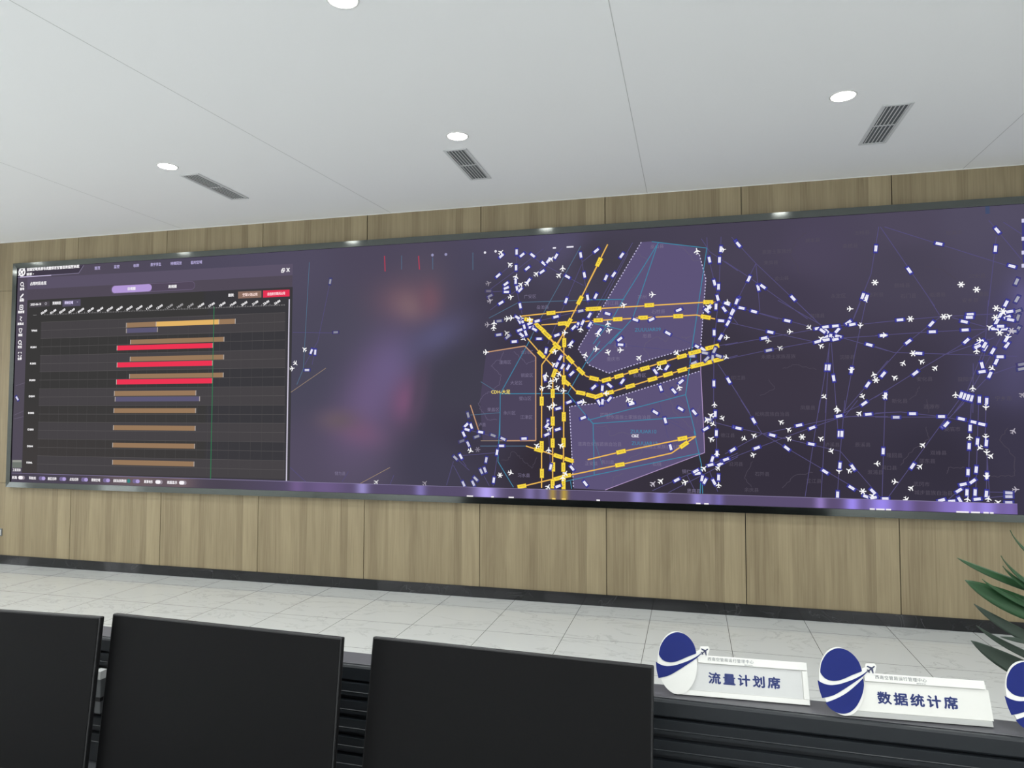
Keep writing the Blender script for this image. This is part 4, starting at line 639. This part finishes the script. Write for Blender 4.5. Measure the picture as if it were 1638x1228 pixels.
def plate(label, loc, yaw, tilt, title, bare, right_border):
    t = thing('name_plate', label, 'name plate', loc, yaw, 'name plates with oval emblems')
    ct, st = cos(tilt), sin(tilt)
    f = lambda u, v, n: Vector((u/1000, (v*st-n*ct)/1000, (v*ct+n*st)/1000+.0005))
    def pr(name, pts, n0, n1, m, par=t, bev=0):
        bm = bmesh.new(); prism(bm, pts, n0, n1, f); return obj(name, bm, m, par, bevel=bev)
    R_ = lambda a, b, c, d: [(a, c), (b, c), (b, d), (a, d)]
    pr('back_panel', R_(-4, 280, .5, 78), -4, 0, ACRYL, bev=.0006)
    ins = pr('insert', R_(26, 268 if right_border else 283, 11.5, 68.5), .1, .9, INSERT if right_border else ACRYL2)
    pr('foot_strip', R_(10, 280, .5, 11), .1, 3.2, ACRYL if right_border else STRIPG, bev=.0005)
    if right_border: pr('side_strip', R_(269, 280, 11.3, 68.4), .1, 3.2, ACRYL, bev=.0005)
    hs = pr('heading_strip', R_(50, 279.8 if right_border else 277, 69.2, 85.5), .1, 4.4, ACRYL, bev=.0006)
    def lettering(name, s, cx, cy, wd, ht, n, m, par, weight=0, space=1.0):
        vs, fs, w0, h0 = text_polys(s, weight, space); bm = bmesh.new(); vv = [bm.verts.new(f(cx+u*wd/w0, cy+v*ht/h0, n)) for u, v in vs]
        for q in fs:
            try: bm.faces.new([vv[i] for i in q])
            except ValueError: pass
        return obj(name, bm, m, par, flat=True)
    if title: lettering('lettering', title, 147, 39.5, 152, 24.5, 1.25, TXT, ins, .036, 1.3)
    lettering('heading_lettering', '西南空管局运行管理中心', 120, 78.6, 98, 7.6, 4.55, INK, hs, .006, 1.15)
    lettering('tag_lettering', '运行中心', 158, 71.6, 18, 1.8, 4.55, INKD, hs, .03)
    d = pr('emblem_disc', OVAL, 1.0, 5.0, ACRYL)
    pr('emblem_cap', O_TOP, 5.0, 6.0, BLUE, d); pr('emblem_band', O_MID, 5.0, 6.0, BLUE, d)
    if not bare: pr('emblem_base', O_BOT, 5.0, 6.0, BLUE, d)
    out = [(44, 92), (53, 96), (56, 104), (73, 105), (76, 100), (71, 85), (64, 82), (52, 80), (46, 76)]
    pr('tail_backing', out, 1.5, 4.8, ACRYL, d)
    a = radians(38); pr('aircraft_emblem', [(65.5+(u*cos(a)-v*sin(a))*18, 94.3+(u*sin(a)+v*cos(a))*18) for u, v in JET], 4.9, 5.9, NAVY, d)
    pr('contrail', [(57, 87.5), (61.5, 91.8), (62.3, 91), (58, 86.2)], 4.9, 5.9, NAVY, d)
    for x0 in (60, 220):
        bm = bmesh.new(); v = [f(x0, 1, -4.1), f(x0, 60, -4.1), Vector((x0/1000, .040, .0006)), f(x0+4, 1, -4.1), f(x0+4, 60, -4.1), Vector((x0/1000+.004, .040, .0006))]
        w_ = [bm.verts.new(q) for q in v]
        for q in ((0, 1, 2), (3, 5, 4), (0, 3, 4, 1), (1, 4, 5, 2), (2, 5, 3, 0)): bm.faces.new([w_[i] for i in q])
        obj('support_fin', bm, ACRYL, t)
ZL = 1.1022
plate('white name plate whose oval emblem lacks its lower blue part, beside the right-hand monitor', (6.7166, -4.7381, ZL), radians(2.02), radians(22.7), '流量计划席', True, True)
plate('white name plate with a complete blue oval emblem, in the middle of the three', (7.0537, -4.7628, ZL), radians(3.17), radians(20.6), '数据统计席', False, False)
q3 = on_z(1608, 1113, ZL+.0624)
plate('name plate at the right edge of the view, only its blue oval showing', (q3.x+.0434, q3.y-.0152, ZL), radians(3.0), radians(21), '', False, False)
# ------------------------------------------------------------------ plant behind the console
PX, PY = 7.93, -4.12
pl = thing('potted_plant', 'leafy green potted plant with pointed leaves at the right edge, behind the name plates', 'plant', (PX, PY, 0))
bm = bmesh.new(); r = lathe(bm, [(.13, 0), (.15, .02), (.19, .30), (.20, .36), (.205, .38), (.19, .385), (.18, .36), (.178, .34)], 40); bm.faces.new(r[0][::-1]); obj('pot', bm, POT, pl, True)
bm = bmesh.new(); rr = [bm.verts.new((.179*cos(2*pi*k/40), .179*sin(2*pi*k/40), .345)) for k in range(40)]; bm.faces.new(rr); obj('soil', bm, SOIL, pl)
bm = bmesh.new(); tube(bm, [(0, 0, .33), (.012, .01, .6), (-.01, 0, .85), (0, 0, 1.12), (.004, 0, 1.24)], [.022, .02, .018, .014, .006], 10); obj('stem', bm, STEM, pl, True)
def leaf(root, mid, tip, wd, m, roll=0, wt=.45):
    """blade along a curve; widest at wt of its length"""
    bm = bmesh.new(); n = 16; rows = []
    ctrl = Vector(mid)*2-(Vector(root)+Vector(tip))*.5
    pt = lambda t: Vector(root)*(1-t)**2+ctrl*2*t*(1-t)+Vector(tip)*t*t
    for i in range(n+1):
        t = i/n; p = pt(t); d = (pt(min(t+.01, 1))-pt(max(t-.01, 0))).normalized(); s = d.cross(Vector((0, 0, 1))).normalized(); nn = s.cross(d)
        s = s*cos(roll)+nn*sin(roll); nn = s.cross(d)
        hw = wd*(max(.0, sin(pi*min(t/wt*.5, .5)))**.8*.85+.15 if t < wt else max(0, cos(pi/2*(t-wt)/(1-wt)))**.85)+.0006
        rows.append([bm.verts.new(p+s*hw*k+nn*hw*.28*abs(k)+nn*.0012*(1-abs(k))) for k in (-1, -.5, 0, .5, 1)])
    for a, b in zip(rows, rows[1:]):
        for k in range(4): bm.faces.new((a[k], a[k+1], b[k+1], b[k]))
    o = obj('leaf', bm, m, pl, True, flat=True); s = o.modifiers.new('thick', 'SOLIDIFY'); s.thickness = .0012; return o
def lp(px, py, y): q = on_y(px, py, y); return (q.x-PX, q.y-PY, q.z)
for tip, base, wd, dm, roll, bend in (((1531, 892), (1633, 938), .011, LEAF, 1.2, 4), ((1543.7, 927.5), (1640, 975), .030, LEAF, 1.25, 3), ((1558, 965.6), (1626, 1010), .016, LEAFD, 1.2, 5), ((1562, 1000), (1630, 1040), .010, LEAFD, 1.1, 3), ((1553, 1024), (1640, 1075), .026, LEAFD, 1.2, 4),
        ((1615.7, 848), (1650, 882), .008, LEAF, 1.0, 3), ((1601, 888.5), (1630, 914), .009, LEAF, 1.0, 2), ((1604, 905), (1630, 924), .010, LEAF, 1.0, 2), ((1571, 926), (1610, 948), .008, LEAF, 1.0, 2), ((1600, 1018), (1640, 1026), .007, LEAFD, 1.0, 2)):
    k = (1752-base[0])/(base[0]-tip[0]); ry = base[1]+(base[1]-tip[1])*k*1.05; rt = on_y(1752, ry, PY)
    mid = lp((tip[0]+1752)/2, (tip[1]+ry)/2-bend, PY-.05)
    leaf((0, 0, max(.5, rt.z)), mid, lp(*tip, PY-.10), wd, dm, roll, .55)
rl = random.Random(5)
for k in range(14):
    a = -pi/2.6+k*pi*.95/14; L = rl.uniform(.28, .42); z = rl.uniform(.75, 1.2); up = rl.uniform(.05, .28)
    leaf((0, 0, z), (cos(a)*L*.55, sin(a)*L*.55, z+up), (cos(a)*L, sin(a)*L, z+up*1.1), rl.uniform(.018, .034), LEAF if k % 2 else LEAFD, rl.uniform(-.3, .3))
